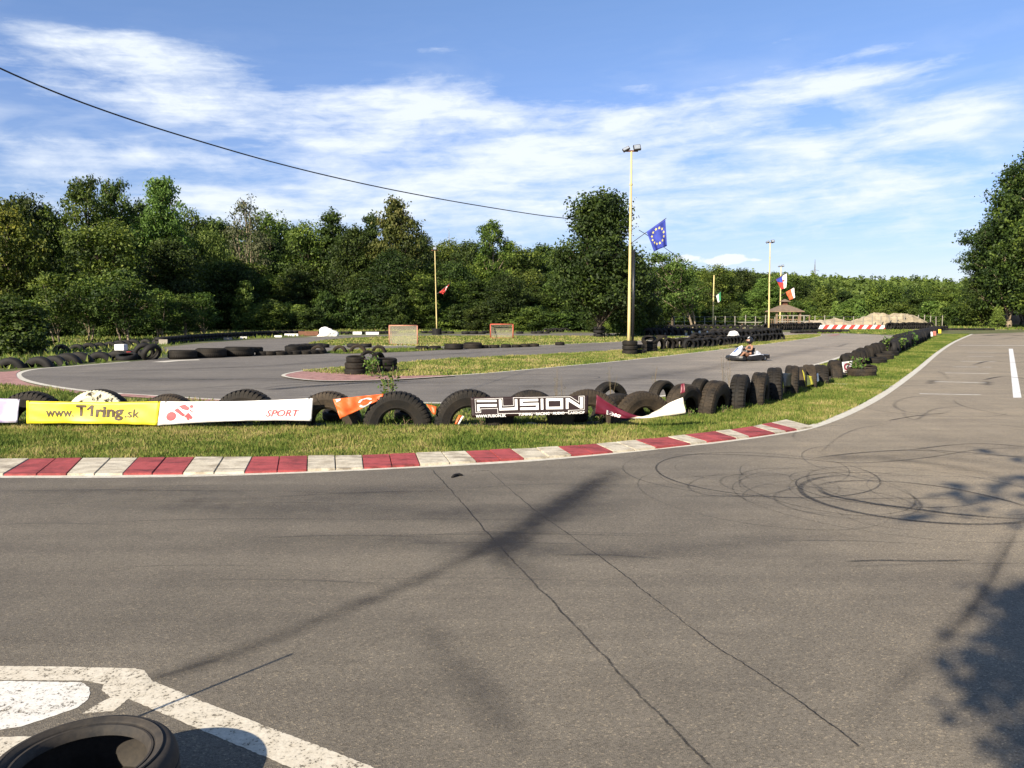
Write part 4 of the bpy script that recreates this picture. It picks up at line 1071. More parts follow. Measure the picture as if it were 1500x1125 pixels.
FR = [(47, 622, 573, 'truck', 4, 'truck tyre with lugged tread behind the gap between the purple-white and yellow banners'),
      (147, 622, 570, 'white', 0, 'truck tyre daubed with white paint rising behind the yellow banner'),
      (248, 622, 577, 'ribbed', 3, 'low truck tyre showing above the joint of the yellow and white banners'),
      (361, 622, 570, 'truck', -3, 'lugged truck tyre arching above the middle of the white banner'),
      (482, 623, 573, 'truck2', -4, 'truck tyre between the white banner and the crumpled orange banner'),
      (583, 624, 573, 'truck', 0, 'fully seen lugged truck tyre between the orange banner and the black board tyre'),
      (687, 624, 570, 'truck', 3, 'lugged truck tyre half covered by the left end of the black board'),
      (777, 622, 571, 'ribbed', 0, 'truck tyre showing above the middle of the black board'),
      (862, 621, 570, 'truck2', 6, 'truck tyre behind the right end of the black board'),
      (906, 611, 576, 'ribbed', 24, 'dark truck tyre sunk behind the sagging dark red banner'),
      (941, 612, 573, 'truck2', 18, 'fully seen truck tyre above the sagging dark red banner'),
      (1001, 608, 562, 'ribbed', 48, 'truck tyre behind the white end of the dark red banner'),
      (1047, 603, 557, 'truck2', 55, 'smooth truck tyre turned right, first past the end of the dark red banner'),
      (1084, 597, 548, 'truck', 66, 'tall turned truck tyre left of the brown studded one'),
      (1112, 592, 545, 'truck2', 66, 'brown studded truck tyre in the turned part of the front row'),
      (1135, 585, 538, 'truck', 70, 'turned truck tyre right of the brown studded one'),
      (1158, 577, 535, 'truck2', 72, 'turned truck tyre holding the small black banner'),
      (1170, 570, 537, 'ribbed', 74, 'dark tyre in the gap between the black and the yellow banner'),
      (1184, 567, 534, 'ribbed', 76, 'turned tyre behind the small yellow banner'),
      (1200, 562, 534, 'truck', 78, 'last tyre of the front row at the right end of the yellow banner'),
      (1222, 553, 527, 'truck2', 78, 'brown upright tyre with a white smear, holding the small white poster')]
for (x, yb, yt, k, yaw, lab) in FR:
    b = G(x, yb); H = (yb - yt) * px_m(yb); b.z = H - TR_[k]
    tyre(k, b, True, yaw, rnd.uniform(-3, 3), 1.0, lab, 'half buried truck tyres of the front row')
for (x, yb, w, k, lab) in [(398, 623, 29, 'carb', 'mud-brown small tyre peeping out under the SPORT end of the white banner'), (431, 624, 32, 'carb', 'right one of two mud-brown small tyres under the white banner'),
                        (350, 622, 28, 'car', 'small tyre hidden in shade under the white banner'), (516, 621, 27, 'car', 'small tyre wedged under the tip of the orange banner'),
                        (720, 622, 26, 'carb', 'brown small tyre under the left part of the black board'), (746, 622, 22, 'car', 'small tyre under the middle left of the black board'),
                        (811, 620, 26, 'carb', 'brown small tyre under the right middle of the black board'), (836, 620, 22, 'car', 'small tyre under the right end of the black board'),
                        (120, 621, 24, 'car', 'small tyre in shade under the yellow banner')]:
    b = G(x, yb - 1.5); s = w * px_m(yb) / .62
    b.z = .31 * .10; b.y += .05; tyre(k, Vector((b.x, b.y, -.10)), True, rnd.uniform(-10, 10), rnd.uniform(-8, 8), s * 1.15, lab, 'small tyres under the banners')
for (x, y) in [(487, 616), (842, 613), (595, 612)]:
    b = G(x, 622); tyre('car', Vector((b.x, b.y + .42, .10)), False, 0, 8, .8, 'small tyre lying inside the ring of the front row, behind x ' and {487: 'small tyre lying in the hollow of the truck tyre left of the orange banner', 842: 'small tyre lying behind the right end of the black board', 595: 'small tyre lying in the hollow of the fully seen truck tyre'}[x], 'small tyres inside the truck tyres')
# second line of tyres just behind the curve
for x, yb, yt, k, yw, lab in [(893, 600, 576, 'car', 30, 'small tyre behind the dark tyre right of the black board'), (970, 597, 571, 'car', 45, 'low tyre showing between the two tyres of the dark red banner'), (1026, 593, 562, 'car', 55, 'low dark tyre behind the smooth turned truck tyre')]:
    b = G(x, yb); tyre(k, Vector((b.x, b.y, .14)), True, yw, 0, 1.15, lab, 'small tyres behind the front row')

def path_pts(px, n=None, step=None):
    p = smooth(g2(px), 10); d = [0]
    for a, b in zip(p, p[1:]): d.append(d[-1] + math.hypot(b[0] - a[0], b[1] - a[1]))
    n = n or max(2, int(d[-1] / step) + 1)
    out = []
    for i in range(n):
        t = d[-1] * i / max(1, n - 1)
        j = max(0, min(len(p) - 2, next((q for q in range(len(d) - 1) if d[q + 1] >= t), len(p) - 2)))
        u = (t - d[j]) / (d[j + 1] - d[j] + 1e-9)
        a, b = p[j], p[j + 1]; out.append((a[0] + (b[0] - a[0]) * u, a[1] + (b[1] - a[1]) * u, math.degrees(math.atan2(b[1] - a[1], b[0] - a[0]))))
    return out
def trow(px, kind, up, label, group, n=None, step=None, face=None, sink=.12, scale=1.0, jit=.04, skip=(), z=0, st=False):
    SOLID[0] = st
    for i, (x, y, dirn) in enumerate(path_pts(px, n, step)):
        if i in skip: continue
        s = scale * rnd.uniform(.92, 1.08); jx, jy = rnd.uniform(-jit, jit), rnd.uniform(-jit, jit)
        yaw = (face if face is not None else dirn) + rnd.uniform(-9, 9)
        zz = (TR_[kind] * s - sink * s * 2.2 if up else TW[kind] * s / 2) + z
        lab = label.format(ORD[i]) if '{}' in label else label
        tyre(kind, Vector((x + jx, y + jy, zz)), up, yaw, rnd.uniform(-6, 6) if up else rnd.uniform(-4, 4), s, lab, group)
    SOLID[0] = False
# long right-hand double row: upright tyres packed face to face, running away
trow([(1237, 547), (1262, 533), (1285, 520), (1310, 507.5)], 'car', True, '{} upright tyre of the back line, counted from the small white poster', 'upright tyres beside the right verge', n=22, face=86, sink=.06, scale=1.05)
trow([(1312, 506.6), (1340, 496.5), (1374, 486.5)], 'far', True, 'upright black tyre in the far stretch of the back line beside the right verge', 'far upright tyres of the back line', n=44, st=True, face=80, sink=.05, scale=1.1)
for (x, y, w, lab) in [(1262, 551.5, 40, 'nearest flat brown tyre lying in the grass below the small white poster'), (1270, 543.8, 27, 'flat tyre lying just beyond the nearest flat one'), (1284, 532, 28, 'flat tyre leaning by the yellow-green weeds'), (1293, 527, 30, 'pale-rimmed flat tyre beside the red and white poster'), (1302, 521.5, 26, 'flat dark tyre right of the red and white poster')]:
    b = G(x, y); s = w * px_m(y) / .62; tyre('carb' if y > 540 else 'car', Vector((b.x, b.y, .09 * s)), False, 0, rnd.uniform(-5, 5), s, lab, 'flat tyres of the front line on the right')
trow([(1308, 520), (1330, 509), (1350, 500.5), (1360, 494.5)], 'far', True, '{} upright black tyre of the front line, counted from the flat tyres', 'upright tyres of the front line', n=30, face=70, sink=.03, scale=1.15)
trow([(1364, 485.8), (1384, 485.2)], 'far', False, '{} lower tyre from the left, far stack at the verge end', 'far stack at the verge end', n=5, z=.1)
trow([(1364, 485.8), (1384, 485.2)], 'far', False, '{} upper tyre from the left, far stack at the verge end', 'upper tyres of the far stack', n=5, z=.3)
for j, x in enumerate([1392, 1404, 1416, 1430, 1446]):
    for q in range(3):
        b = G(x + q * 3.2, 483.6); tyre('far', Vector((b.x, b.y, .1)), False, 0, 0, 1.0, '%s flat black tyre of the %s clump across the far paddock end' % (['left', 'middle', 'right'][q], ORD[j]), 'flat tyres across the far end %d' % (j + 1) if False else 'flat tyres across the far end, %s clump' % ORD[j])
# left bend
trow([(16, 539), (52, 538), (88, 534), (111, 531), (140, 529), (172, 526.5), (199, 523)], 'fartruck', True, '{} half buried tyre from the left in the line along the hairpin', 'half buried tyres along the hairpin', n=9, face=0, sink=.30)
for (x, y, up, yaw, tl, lab) in [(212, 526, True, 30, 22, 'tyre tipped over right of the white box sign'), (222, 527, True, 60, 30, 'second tipped tyre right of the white box sign'), (186, 527.5, False, 0, 12, 'flat tyre below the white box sign')]:
    b = G(x, y); tyre('far', Vector((b.x, b.y, .25 if up else .1)), up, yaw, tl, 1.2, lab, 'tipped tyres by the white box sign')
trow([(58, 515.5), (82, 514.5), (104, 513.5), (125, 511.8), (148, 510), (170, 508), (195, 505.5), (232, 503.5)], 'fartruck', True, '{} half buried tyre from the left in the far line under the fruit trees', 'half buried tyres under the fruit trees', n=11, face=0, sink=.28, scale=.8)
# far wall of flat tyres, some painted white
for i, (x, y, d) in enumerate(path_pts([(236, 504.5), (300, 498.5), (380, 493.3), (440, 491.5)], n=36)):
    for lv in range(2):
        SOLID[0] = True; tyre('far', Vector((x, y, .1 + .2 * lv)), False, 0, 0, 1.05, 'black tyre in the low two-high wall running to the white tarpaulin', 'tyres of the low wall up to the white tarpaulin'); SOLID[0] = False
def panel(name, x0, x1, y0, yb, mat, label, thick=.08, cat='board', tilt=0):
    a, b = G(x0, yb), G(x1, yb if isinstance(yb, (int, float)) else yb); h = (yb - y0) * px_m(yb)
    mb = MB(); d = (b - a).length; ang = math.atan2(b.y - a.y, b.x - a.x)
    mb.box(((a + b) / 2 + Vector((0, 0, h / 2 + .01))), (d, thick, h), Matrix.Rotation(ang, 3, 'Z'))
    o = mb.build(name, mat, bevel=.008); return tag(o, label, cat)
W_ = MAT['cloth_white']
for x0, x1, y0, yb, mt, lab in [(402, 413, 491.5, 494.3, W_, 'left white board on the far tyre wall'), (417, 437, 489, 492.6, W_, 'right white board on the far tyre wall'), (352, 362, 493.3, 496.6, W_, 'white board further left on the far tyre wall'),
                               (328, 340, 494.6, 498.4, MAT['concrete'], 'pale board at the middle of the far tyre wall'), (233, 246, 497.5, 504.8, MAT['concrete'], 'grey weathered board at the near end of the far tyre wall'),
                               (517, 530, 486, 490.2, W_, 'white board right of the white tarpaulin'), (536, 555, 486.5, 490.4, W_, 'long white board left of the first goal')]:
    panel('trackside_board', x0, x1, y0, yb, mt, lab)
o = panel('trackside_board', 438, 467, 485.5, 491.8, MAT['rust'], 'dark red board left of the white tarpaulin', .3)
# white tarpaulin heap
def blob(name, c, sx, sy, sz, mat, seed=0, sub=3, amp=.25, freq=1.6):
    bm = bmesh.new(); bmesh.ops.create_icosphere(bm, subdivisions=sub, radius=1)
    for v in bm.verts:
        n = mnoise.fractal(v.co * freq + Vector((seed, seed * .3, 1)), 1.0, 2.0, 4); v.co *= 1 + amp * n
        v.co = Vector((v.co.x * sx, v.co.y * sy, max(-.15, v.co.z) * sz))
    me = bpy.data.meshes.new(name); bm.to_mesh(me); bm.free(); me.materials.append(mat)
    o = link(bpy.data.objects.new(name, me)); o.location = c; return o
s = px_m(492.5)
o = blob('tarpaulin', G(480, 492.5), 15 * s, .5, 12 * s, W_, 3, 4, .30, 1.3); tag(o, 'crumpled white tarpaulin heaped on the far track edge', 'tarpaulin')
# infield lines
trow([(268, 525.5), (310, 523.6), (350, 521.8)], 'car', False, '{} big flat tyre from the left beside the hairpin exit', 'big flat tyres beside the hairpin exit', n=3, scale=1.75)
trow([(338, 522), (372, 520)], 'car', False, '{} tyre from the left of the cluster behind the big flat tyres', 'small flat tyres behind the big flat ones', n=5, scale=1.05, z=.12)
trow([(383, 520.8), (405, 520.4), (428, 519.6), (450, 519), (468, 518.2)], 'car', False, '{} flat tyre from the left in the line running to the half ring tyres', 'flat tyres running to the half ring tyres', n=8, scale=.9)
trow([(430, 516.5), (452, 514.5)], 'car', False, '{} tyre of the little heap behind the flat line', 'little heap behind the flat line', n=4, scale=1.1, z=.08)
trow([(430, 510), (475, 509.2)], 'far', False, '{} far flat tyre from the left along the pink apex line', 'far flat tyres along the apex', n=6, scale=.95)
trow([(466, 517.5), (492, 517.2), (524, 516.8), (555, 516.4)], 'carb', True, '{} half ring tyre from the left on the small grass island', 'half ring tyres on the small grass island', n=4, face=0, sink=.14, scale=1.12)
for x, lab in [(517, 'left of two small tyres beyond the half ring tyres'), (536, 'right of two small tyres beyond the half ring tyres')]:
    b = G(x, 509); tyre('far', Vector((b.x, b.y, .1)), False, 0, 0, .95, lab, 'pair of small tyres beyond the half rings')
trow([(618, 513.4), (637, 512.4)], 'car', False, '{} small flat tyre from the left below the first goal', 'small flat tyres below the first goal', n=2, scale=.95)
trow([(664, 512), (693, 510.6)], 'car', False, '{} large flat tyre from the left in the middle of the infield line', 'large flat tyres of the infield line', n=2, scale=1.5)
trow([(709, 510.2), (728, 509.6), (742, 509.2), (757, 508.8), (772, 508.2), (782, 507.8)], 'car', False, '{} flat tyre from the left in the thin line right of the large flat tyres', 'thin line of flat tyres in the infield', n=6, scale=.8)
b = G(820, 505.8); tyre('car', Vector((b.x, b.y, .09)), False, 0, 0, .85, 'lone flat tyre on the infield grass edge left of the tall yellow pole', 'lone tyre')
b = G(969, 496); tyre('car', Vector((b.x, b.y, .12)), False, 0, 0, 1.2, 'lone flat tyre on the far track right of the tall yellow pole')
for (x0, x1, y, n, lab, sc_) in [(650, 661, 488.6, 2, '{} flat tyre of the far pair right of the thin yellow pole, from the left', 1), (682, 706, 489.5, 3, '{} flat tyre in the far threesome below the second goal, from the left', 1.2), (711, 722, 488, 2, '{} flat tyre of the far pair at the second goal, from the left', 1), (622, 632, 488, 2, '{} flat tyre of the far pair left of the thin yellow pole, from the left', 1), (782, 800, 488.8, 3, '{} flat tyre in the far threesome left of the large maple, from the left', 1), (762, 768, 489, 1, 'lone far flat tyre between the second goal and the large maple', 1)]:
    trow([(x0, y), (x1, y)], 'far', False, lab, lab.replace('flat tyre', 'flat tyres').replace('{} ', '').replace(', from the left', ''), n=max(n, 2), scale=sc_, skip=(1,) if n == 1 else ())
trow([(800, 486.8), (862, 485)], 'far', True, 'tyre in the low far line behind the large maple', 'low far line behind the large maple', n=14, st=True, face=0, sink=.12)
trow([(497, 489.8), (575, 488.8)], 'far', False, 'black tyre in the far line between tarpaulin and first goal', 'far line between tarpaulin and first goal', n=16, st=True, scale=1.1)
# dark pile on the first island
pc = G(517, 550.5)
for lv, (dx, dy, s_, lab) in enumerate([(0, 0, .92, 'bottom tyre of the stack on the island tip'), (0.01, .01, .92, 'middle tyre of the stack on the island tip'), (.02, -.02, .86, 'top tyre of the stack on the island tip')]):
    tyre('car', Vector((pc.x + dx, pc.y + .35 + dy, .09 + lv * .175)), False, 0, 2 * lv, .98 if lv < 2 else .86, lab, 'stacked tyres on the island tip')
for (x, y, z, up, yaw, s_, lab) in [(537, 541, .42, True, 20, .80, 'upright tyre leaning on the stack of the island tip'), (543, 549, .11, False, 0, 1.05, 'low tyre right of the stack on the island tip'), (543, 548, .30, False, 0, .9, 'second low tyre right of the stack on the island tip'),
                              (562, 547, .11, False, 0, 1.1, 'bottom tyre at the right end of the dark pile'), (563, 547, .31, False, 0, 1.05, 'top tyre at the right end of the dark pile'), (552, 544, .28, True, 65, .9, 'upright tyre in the middle of the dark pile')]:
    b = G(x, y if z < .4 else 549); tyre('car', Vector((b.x, b.y + .3, z)), up, yaw, rnd.uniform(-6, 6), s_, lab, 'loose tyres of the dark pile')
# tyres round the tall pole
pc = G(924, 520)
for lv in range(3): tyre('car', Vector((pc.x, pc.y + .3, .1 + .19 * lv)), False, 0, 0, 1.02, ['bottom', 'middle', 'top'][lv] + ' tyre of the stack around the foot of the tall yellow pole', 'stack at the tall yellow pole')
for (x, y, z, up, yaw, s_, lab) in [(937, 519, .1, False, 0, .9, 'low tyre right of the stack at the tall pole'), (936, 518, .29, False, 0, .85, 'upper tyre right of the stack at the tall pole'), (953, 516.5, .1, False, 0, 1.05, 'bottom tyre of the second stack right of the tall pole'),
                              (953, 516.5, .29, False, 0, 1.05, 'middle tyre of the second stack right of the tall pole'), (952, 516.5, .52, False, 0, 1.1, 'top tipped tyre of the second stack right of the tall pole')]:
    b = G(x, y); tyre('car', Vector((b.x, b.y + .2, z)), up, yaw, 25 if z > .5 else 2, s_, lab, 'tyres right of the tall pole stack')
trow([(966, 513.5), (985, 512), (1010, 508.5), (1035, 506.3), (1056, 504.5)], 'car', True, '{} upright tyre from the left in the line right of the tall pole', 'upright tyres right of the tall pole', n=13, face=35, sink=.05, scale=1.08)
trow([(1008, 511), (1040, 508), (1060, 506.5), (1080, 504), (1112, 501), (1143, 498.5)], 'far', True, '{} black tyre from the left in the front rank of the barrier behind the kart', 'front rank of the barrier behind the kart', n=24, face=30, sink=.08, scale=1.05)
trow([(1018, 505), (1060, 500), (1100, 497.5), (1141, 494.5)], 'far', True, '{} black tyre from the left in the second rank of the barrier behind the kart', 'second rank of the barrier behind the kart', n=24, face=30, sink=.03, scale=1.15)
trow([(948, 492), (1000, 491), (1050, 491.5), (1085, 492), (1128, 491)], 'fartruck', True, 'half buried tyre in the far bank of tyres below the fence', 'far bank of tyres below the fence', n=22, st=True, face=0, sink=.16, scale=.92)
trow([(942, 487.5), (1000, 486), (1060, 485.5), (1110, 485.5)], 'fartruck', True, 'upright tyre at the back of the far bank below the fence', 'back of the far bank of tyres', n=22, st=True, face=0, sink=.10, scale=.85)
o = blob('tarpaulin', G(1074, 502.5) + Vector((0, 0, .45)), .33, .2, .22, W_, 6, 3, .3); tag(o, 'small white rag draped on the tyre barrier left of the kart driver', 'rag')
for j, x in enumerate([1009, 1021, 1035, 1049, 1062, 1073]):
    panel('fence_board', x, x + 5, 483, 487.5, W_, 'small white board, %s from the left, between the far bank tyres' % ORD[j], .05)
# trunk ring of the large maple
for lv in range(3): tyre('fartruck', Vector((P(878, 459, 56.5).x, 56.5, .13 + .26 * lv)), False, 0, 0, .84, ['bottom', 'middle', 'top'][lv] + ' tyre ringing the trunk of the large maple', 'tyres around the large maple trunk')
trow([(1163, 488.4), (1226, 487.6)], 'far', False, 'flat black tyre in the far line left of the grass end', 'far line left of the grass end', n=16, st=True, scale=1.2, z=.04)
trow([(1229, 486.8), (1239, 486.6)], 'far', False, '{} flat tyre of the far pair right of that line', 'far pair of flat tyres', n=2)
trow([(1120, 484.6), (1200, 482.4)], 'far', True, 'tyre in the far heap between gazebo and striped beam', 'far heap between gazebo and striped beam', n=26, st=True, face=20, sink=.02, scale=1.3)
trow([(1302, 482.8), (1362, 481.6)], 'far', True, 'tyre of the far wall right of the red and white striped beam', 'far wall right of the striped beam', n=22, st=True, face=10, sink=.02, scale=1.25)
trow([(1476, 474.6), (1540, 474.2)], 'fartruck', True, 'tyre of the dark heap on the bank at the right edge', 'dark heap on the bank at the right edge', n=9, st=True, face=10, sink=.02, scale=1.2)

far_t = mesh_obj('far_tyres', FARV, FARF, MAT['tyre_far'], smooth_=True); tag(far_t, kind='stuff')
# bottom left tyre, flat on the painted corner
tyre('smooth', Vector((-1.445, 2.525, .113)), False, 0, 0, 1.0, 'worn black tyre lying flat on the cream painted corner at bottom left', None, roll=.4)
rod = MB(); rod.tube([(-2.12, 2.50, 0), (-2.12, 2.50, .925)], .0075, 6); o = rod.build('marker_rod', MAT['darkmetal']); tag(o, 'thin upright metal rod left of the nearest tyre, seen by its long shadow', 'rod')

# ================================================================== BANNERS
def bannermat(name, stops, rough=.45):
    """print on vinyl, colour bands over u"""
    m, nt, b, o = newmat(name)
    uv = coord(nt, 'UV'); s_ = nt.nodes.new('ShaderNodeSeparateXYZ'); nt.links.new(uv, s_.inputs[0])
    c = ramp_(nt, s_.outputs[0], stops)
    n = noise_(nt, 5, 5, .6, coord(nt)); c = mixc(nt, 1.0, c, ramp_(nt, n, [(.3, (.72, .70, .66)), (.6, (1, 1, 1))]), 'MULTIPLY')
    setc(nt, b, c); b.inputs['Roughness'].default_value = rough; b.inputs['Specular IOR Level'].default_value = .4
    return m
def banner_fn(TL, TR__, BR, BL, Y, amp=.028, seed=0., sag_t=0, sag_b=0, lean=.05):
    def f(u, v, off=0.0):          # v = 0 bottom, 1 top
        tx = TL[0] + (TR__[0] - TL[0]) * u; ty = TL[1] + (TR__[1] - TL[1]) * u + sag_t * 4 * u * (1 - u)
        bx = BL[0] + (BR[0] - BL[0]) * u; by = BL[1] + (BR[1] - BL[1]) * u + sag_b * 4 * u * (1 - u)
        yy = Y if isinstance(Y, (int, float)) else Y[0] + (Y[1] - Y[0]) * u
        p = P(bx + (tx - bx) * v, by + (ty - by) * v, yy)
        n = mnoise.noise(Vector((u * 5 + seed, v * 1.1, seed))) * amp + mnoise.noise(Vector((u * 13 + v * 3, v * 2.5 + seed, 2.2))) * amp * .45
        return Vector((p.x, p.y - n - off + lean * (v - .5), p.z))
    return f
def banner_sheet(name, fn, mat, label, nu=40, nv=8, cat='banner', double=True):
    vs, uvs, fs = [], [], []
    for j in range(nv + 1):
        for i in range(nu + 1):
            vs.append(fn(i / nu, j / nv)); uvs.append((i / nu, j / nv))
    for j in range(nv):
        for i in range(nu):
            a = j * (nu + 1) + i; fs.append((a, a + 1, a + nu + 2, a + nu + 1))
    o = mesh_obj(name, vs, fs, mat, smooth_=True, uvs=uvs)
    sm = o.modifiers.new('thickness', 'SOLIDIFY'); sm.thickness = .002; sm.offset = 1
    return tag(o, label, cat)
def text_part(txt, fn, u0, u1, v0, v1, mat, parent, bold=0.0, shear=0.0, off=.009, stretch=True, name='lettering'):
    cu = bpy.data.curves.new('t', 'FONT'); cu.body = txt; cu.size = 1; cu.offset = bold; cu.shear = shear; cu.resolution_u = 3
    ob = bpy.data.objects.new('t', cu); COL.objects.link(ob); dg = bpy.context.evaluated_depsgraph_get(); dg.update()
    me = bpy.data.meshes.new_from_object(ob.evaluated_get(dg)); bpy.data.objects.remove(ob)
    bm = bmesh.new(); bm.from_mesh(me); bmesh.ops.triangulate(bm, faces=bm.faces); bmesh.ops.subdivide_edges(bm, edges=bm.edges, cuts=2, use_grid_fill=True)
    xs = [v.co.x for v in bm.verts]; ys = [v.co.y for v in bm.verts]
    x0, x1, y0, y1 = min(xs), max(xs), min(ys), max(ys)
    for v in bm.verts:
        v.co = fn(u0 + (u1 - u0) * (v.co.x - x0) / (x1 - x0), v0 + (v1 - v0) * (v.co.y - y0) / (y1 - y0), off)
    bm.to_mesh(me); bm.free(); me.materials.clear(); me.materials.append(mat); me.name = name
    return link(bpy.data.objects.new(name, me), parent)
def shape_part(polys, fn, mat, parent, name, off=.009):
    bm = bmesh.new()
    for pl in polys:
        t = tessellate_polygon([[Vector((u, v, 0)) for u, v in pl]]); vv = [bm.verts.new((u, v, 0)) for u, v in pl]
        for q in t:
            try: bm.faces.new([vv[i] for i in q])
            except ValueError: pass
    bmesh.ops.subdivide_edges(bm, edges=bm.edges, cuts=3, use_grid_fill=True)
    for v in bm.verts: v.co = fn(v.co.x, v.co.y, off)
    me = bpy.data.meshes.new(name); bm.to_mesh(me); bm.free(); me.materials.append(mat)
    return link(bpy.data.objects.new(name, me), parent)
def circ(cx, cy, r, asp, n=20): return [(cx + r * math.cos(2 * math.pi * k / n), cy + r * asp * math.sin(2 * math.pi * k / n)) for k in range(n)]
BY = 11.62
ink = simple('dark banner ink', (0.085, 0.055, 0.035), .6, var=.1); redink = simple('red banner ink', (0.70, 0.08, 0.09), .6, var=.1); whiteink = simple('white banner ink', (.80, .78, .76), .6, var=.05)
# purple white
f0 = banner_fn((-70, 581), (27.5, 585), (27, 618.5), (-70, 620), BY, seed=1.)
b0 = banner_sheet('banner', f0, bannermat('white lilac print', [(0, (.40, .34, .58)), (.72, (.40, .34, .58)), (.9, (.60, .57, .68))]), 'white and lilac banner cut by the left edge of the picture')
# yellow
f1 = banner_fn((37.5, 587.3), (234, 588.2), (231.5, 622.6), (40.5, 620), BY, seed=4., sag_t=1.5, sag_b=-1.2)
b1 = banner_sheet('banner', f1, bannermat('yellow print', [(0, (.86, .72, .03)), (1, (.86, .74, .05))]), 'bright yellow banner with dark web address lettering')
text_part('www.', f1, .15, .352, .30, .58, ink, b1, .01)
text_part('T', f1, .372, .447, .34, .86, ink, b1, .035); shape_part([[(.452, .66), (.484, .86), (.503, .86), (.503, .34), (.483, .34), (.483, .74), (.459, .60)]], f1, ink, b1, 'lettering'); text_part('ring', f1, .525, .730, .15, .80, ink, b1, .035)
text_part('.sk', f1, .742, .855, .30, .68, ink, b1, .012)
# white
f2 = banner_fn((234.5, 588.2), (458, 583.5), (457, 616.2), (232, 622.8), BY - .02, seed=9., sag_t=2.0, sag_b=-3.0, amp=.02)
b2 = banner_sheet('banner', f2, bannermat('white print', [(0, (.84, .83, .82)), (1, (.82, .81, .80))]), 'long white banner with red cyclist emblem and SPORT lettering', 60)
asp = 224 / 34
cyc = [circ(.082, .36, .031, asp * .95), circ(.206, .78, .011, asp), [(.095, .62), (.118, .72), (.172, .40), (.158, .33)], [(.122, .80), (.160, .88), (.195, .72), (.186, .60), (.150, .66)], [(.168, .30), (.192, .50), (.222, .28), (.214, .18)], [(.182, .22), (.196, .13), (.205, .17), (.19, .27)], [(.198, .66), (.224, .52), (.222, .48), (.196, .60)]]
shape_part(cyc, f2, redink, b2, 'emblem')
text_part('SPORT', f2, .700, .918, .20, .52, redink, b2, .012, .25)
# orange crumpled
f3 = banner_fn((487, 585), (562, 577), (560, 584), (499, 613.5), (BY - .05, BY + .12), seed=14., amp=.05)
b3 = banner_sheet('banner', f3, bannermat('orange print', [(0, (.78, .15, .03)), (1, (.72, .12, .03))]), 'crumpled bright orange banner tied slanting over the tyre row', 30, 14)
shape_part([[(.05, .82), (.05, .99), (.16, .99), (.14, .90)]], f3, whiteink, b3, 'corner_patch')
def ring_arc(cx, cy, r0, r1, a0, a1, asp_, n=12):
    return [(cx + r1 * math.cos(a0 + (a1 - a0) * k / n), cy + asp_ * r1 * math.sin(a0 + (a1 - a0) * k / n)) for k in range(n + 1)] + [(cx + r0 * math.cos(a1 - (a1 - a0) * k / n), cy + asp_ * r0 * math.sin(a1 - (a1 - a0) * k / n)) for k in range(n + 1)]
shape_part([ring_arc(.62, .45, .10, .15, .2, 2.9, 2.2), ring_arc(.62, .35, .10, .15, 3.4, 6.0, 2.2)], f3, whiteink, b3, 'emblem')
f3b = banner_fn((624, 592), (640, 596), (638, 607), (634, 606), BY + .05, seed=15., amp=.02)
banner_sheet('banner_scrap', f3b, bannermat('orange scrap', [(0, (.75, .14, .03)), (1, (.75, .14, .03))]), 'orange scrap of banner between the two fully seen truck tyres', 8, 4)
f3c = banner_fn((672, 608), (680, 610), (673, 621), (666, 621), BY + .02, seed=17., amp=.03)
bc = banner_sheet('banner_scrap', f3c, bannermat('orange scrap two', [(0, (.75, .16, .04)), (.6, (.75, .16, .04)), (.65, (.75, .73, .7))]), 'small orange and white scrap at the foot of the black board', 8, 4)
# the black board
f4 = banner_fn((689, 582), (862, 579.5), (861.5, 606), (691, 611.5), BY - .03, seed=20., amp=.008, lean=.03)
b4 = banner_sheet('banner', f4, bannermat('black brown print', [(0, (.022, .010, .010)), (1, (.022, .010, .010))]), 'black board with large white FUSION lettering and tuning shop lines', 50)
LET = []
def uvp(x, y):  # from photograph zoom pixels (5x from 600,540) to board u,v
    px, py = 600 + x / 5, 540 + y / 5
    u = (px - 689) / 172.5; yt = 582 - 2.5 * u; yb = 611.5 - 5.5 * u
    return (u, (yb - py) / (yb - yt))
def quad(*pts): LET.append([uvp(x, y) for x, y in pts])
quad((490, 230), (635, 228), (635, 243), (490, 245)); quad((490, 262), (635, 259), (635, 277), (507, 279), (507, 312), (490, 313))
quad((652, 226), (671, 226), (671, 287), (768, 283), (768, 224), (787, 224), (787, 301), (652, 306))
quad((806, 223), (940, 220), (940, 238), (825, 241), (825, 252), (942, 249), (942, 300), (806, 302), (806, 284), (923, 282), (923, 268), (806, 271))
quad((958, 220), (977, 220), (977, 299), (958, 300))
quad((996, 219), (1122, 217), (1122, 234), (996, 237)); quad((996, 280), (1122, 277), (1122, 295), (996, 298)); quad((996, 236), (1015, 236), (1015, 281), (996, 281)); quad((1103, 233), (1122, 233), (1122, 278), (1103, 278))
quad((1142, 217), (1166, 216), (1248, 268), (1248, 209), (1268, 208), (1268, 290), (1248, 291), (1161, 238), (1161, 293), (1142, 294))
shape_part(LET, f4, whiteink, b4, 'lettering')
OUTL = [(476, 222), (648, 216), (648, 294 - 70), (660, 224), (660, 275), (757, 271), (757, 211), (1120, 206), (1174, 205), (1240, 248), (1240, 203), (1276, 202), (1276, 300), (1175, 302), (1168, 298), (1168, 322), (640, 330), (640, 290), (515, 293), (515, 322), (476, 324), (476, 222)]
OUTL = [(478, 222), (654, 217), (654, 214), (670, 214)] and [(478, 224), (680, 217), (680, 273), (758, 270), (758, 213), (1176, 206), (1238, 246), (1238, 203), (1277, 201), (1277, 300), (1160, 305), (1160, 320), (640, 328), (640, 290), (515, 294), (515, 320), (478, 322), (478, 224)]
ol = []
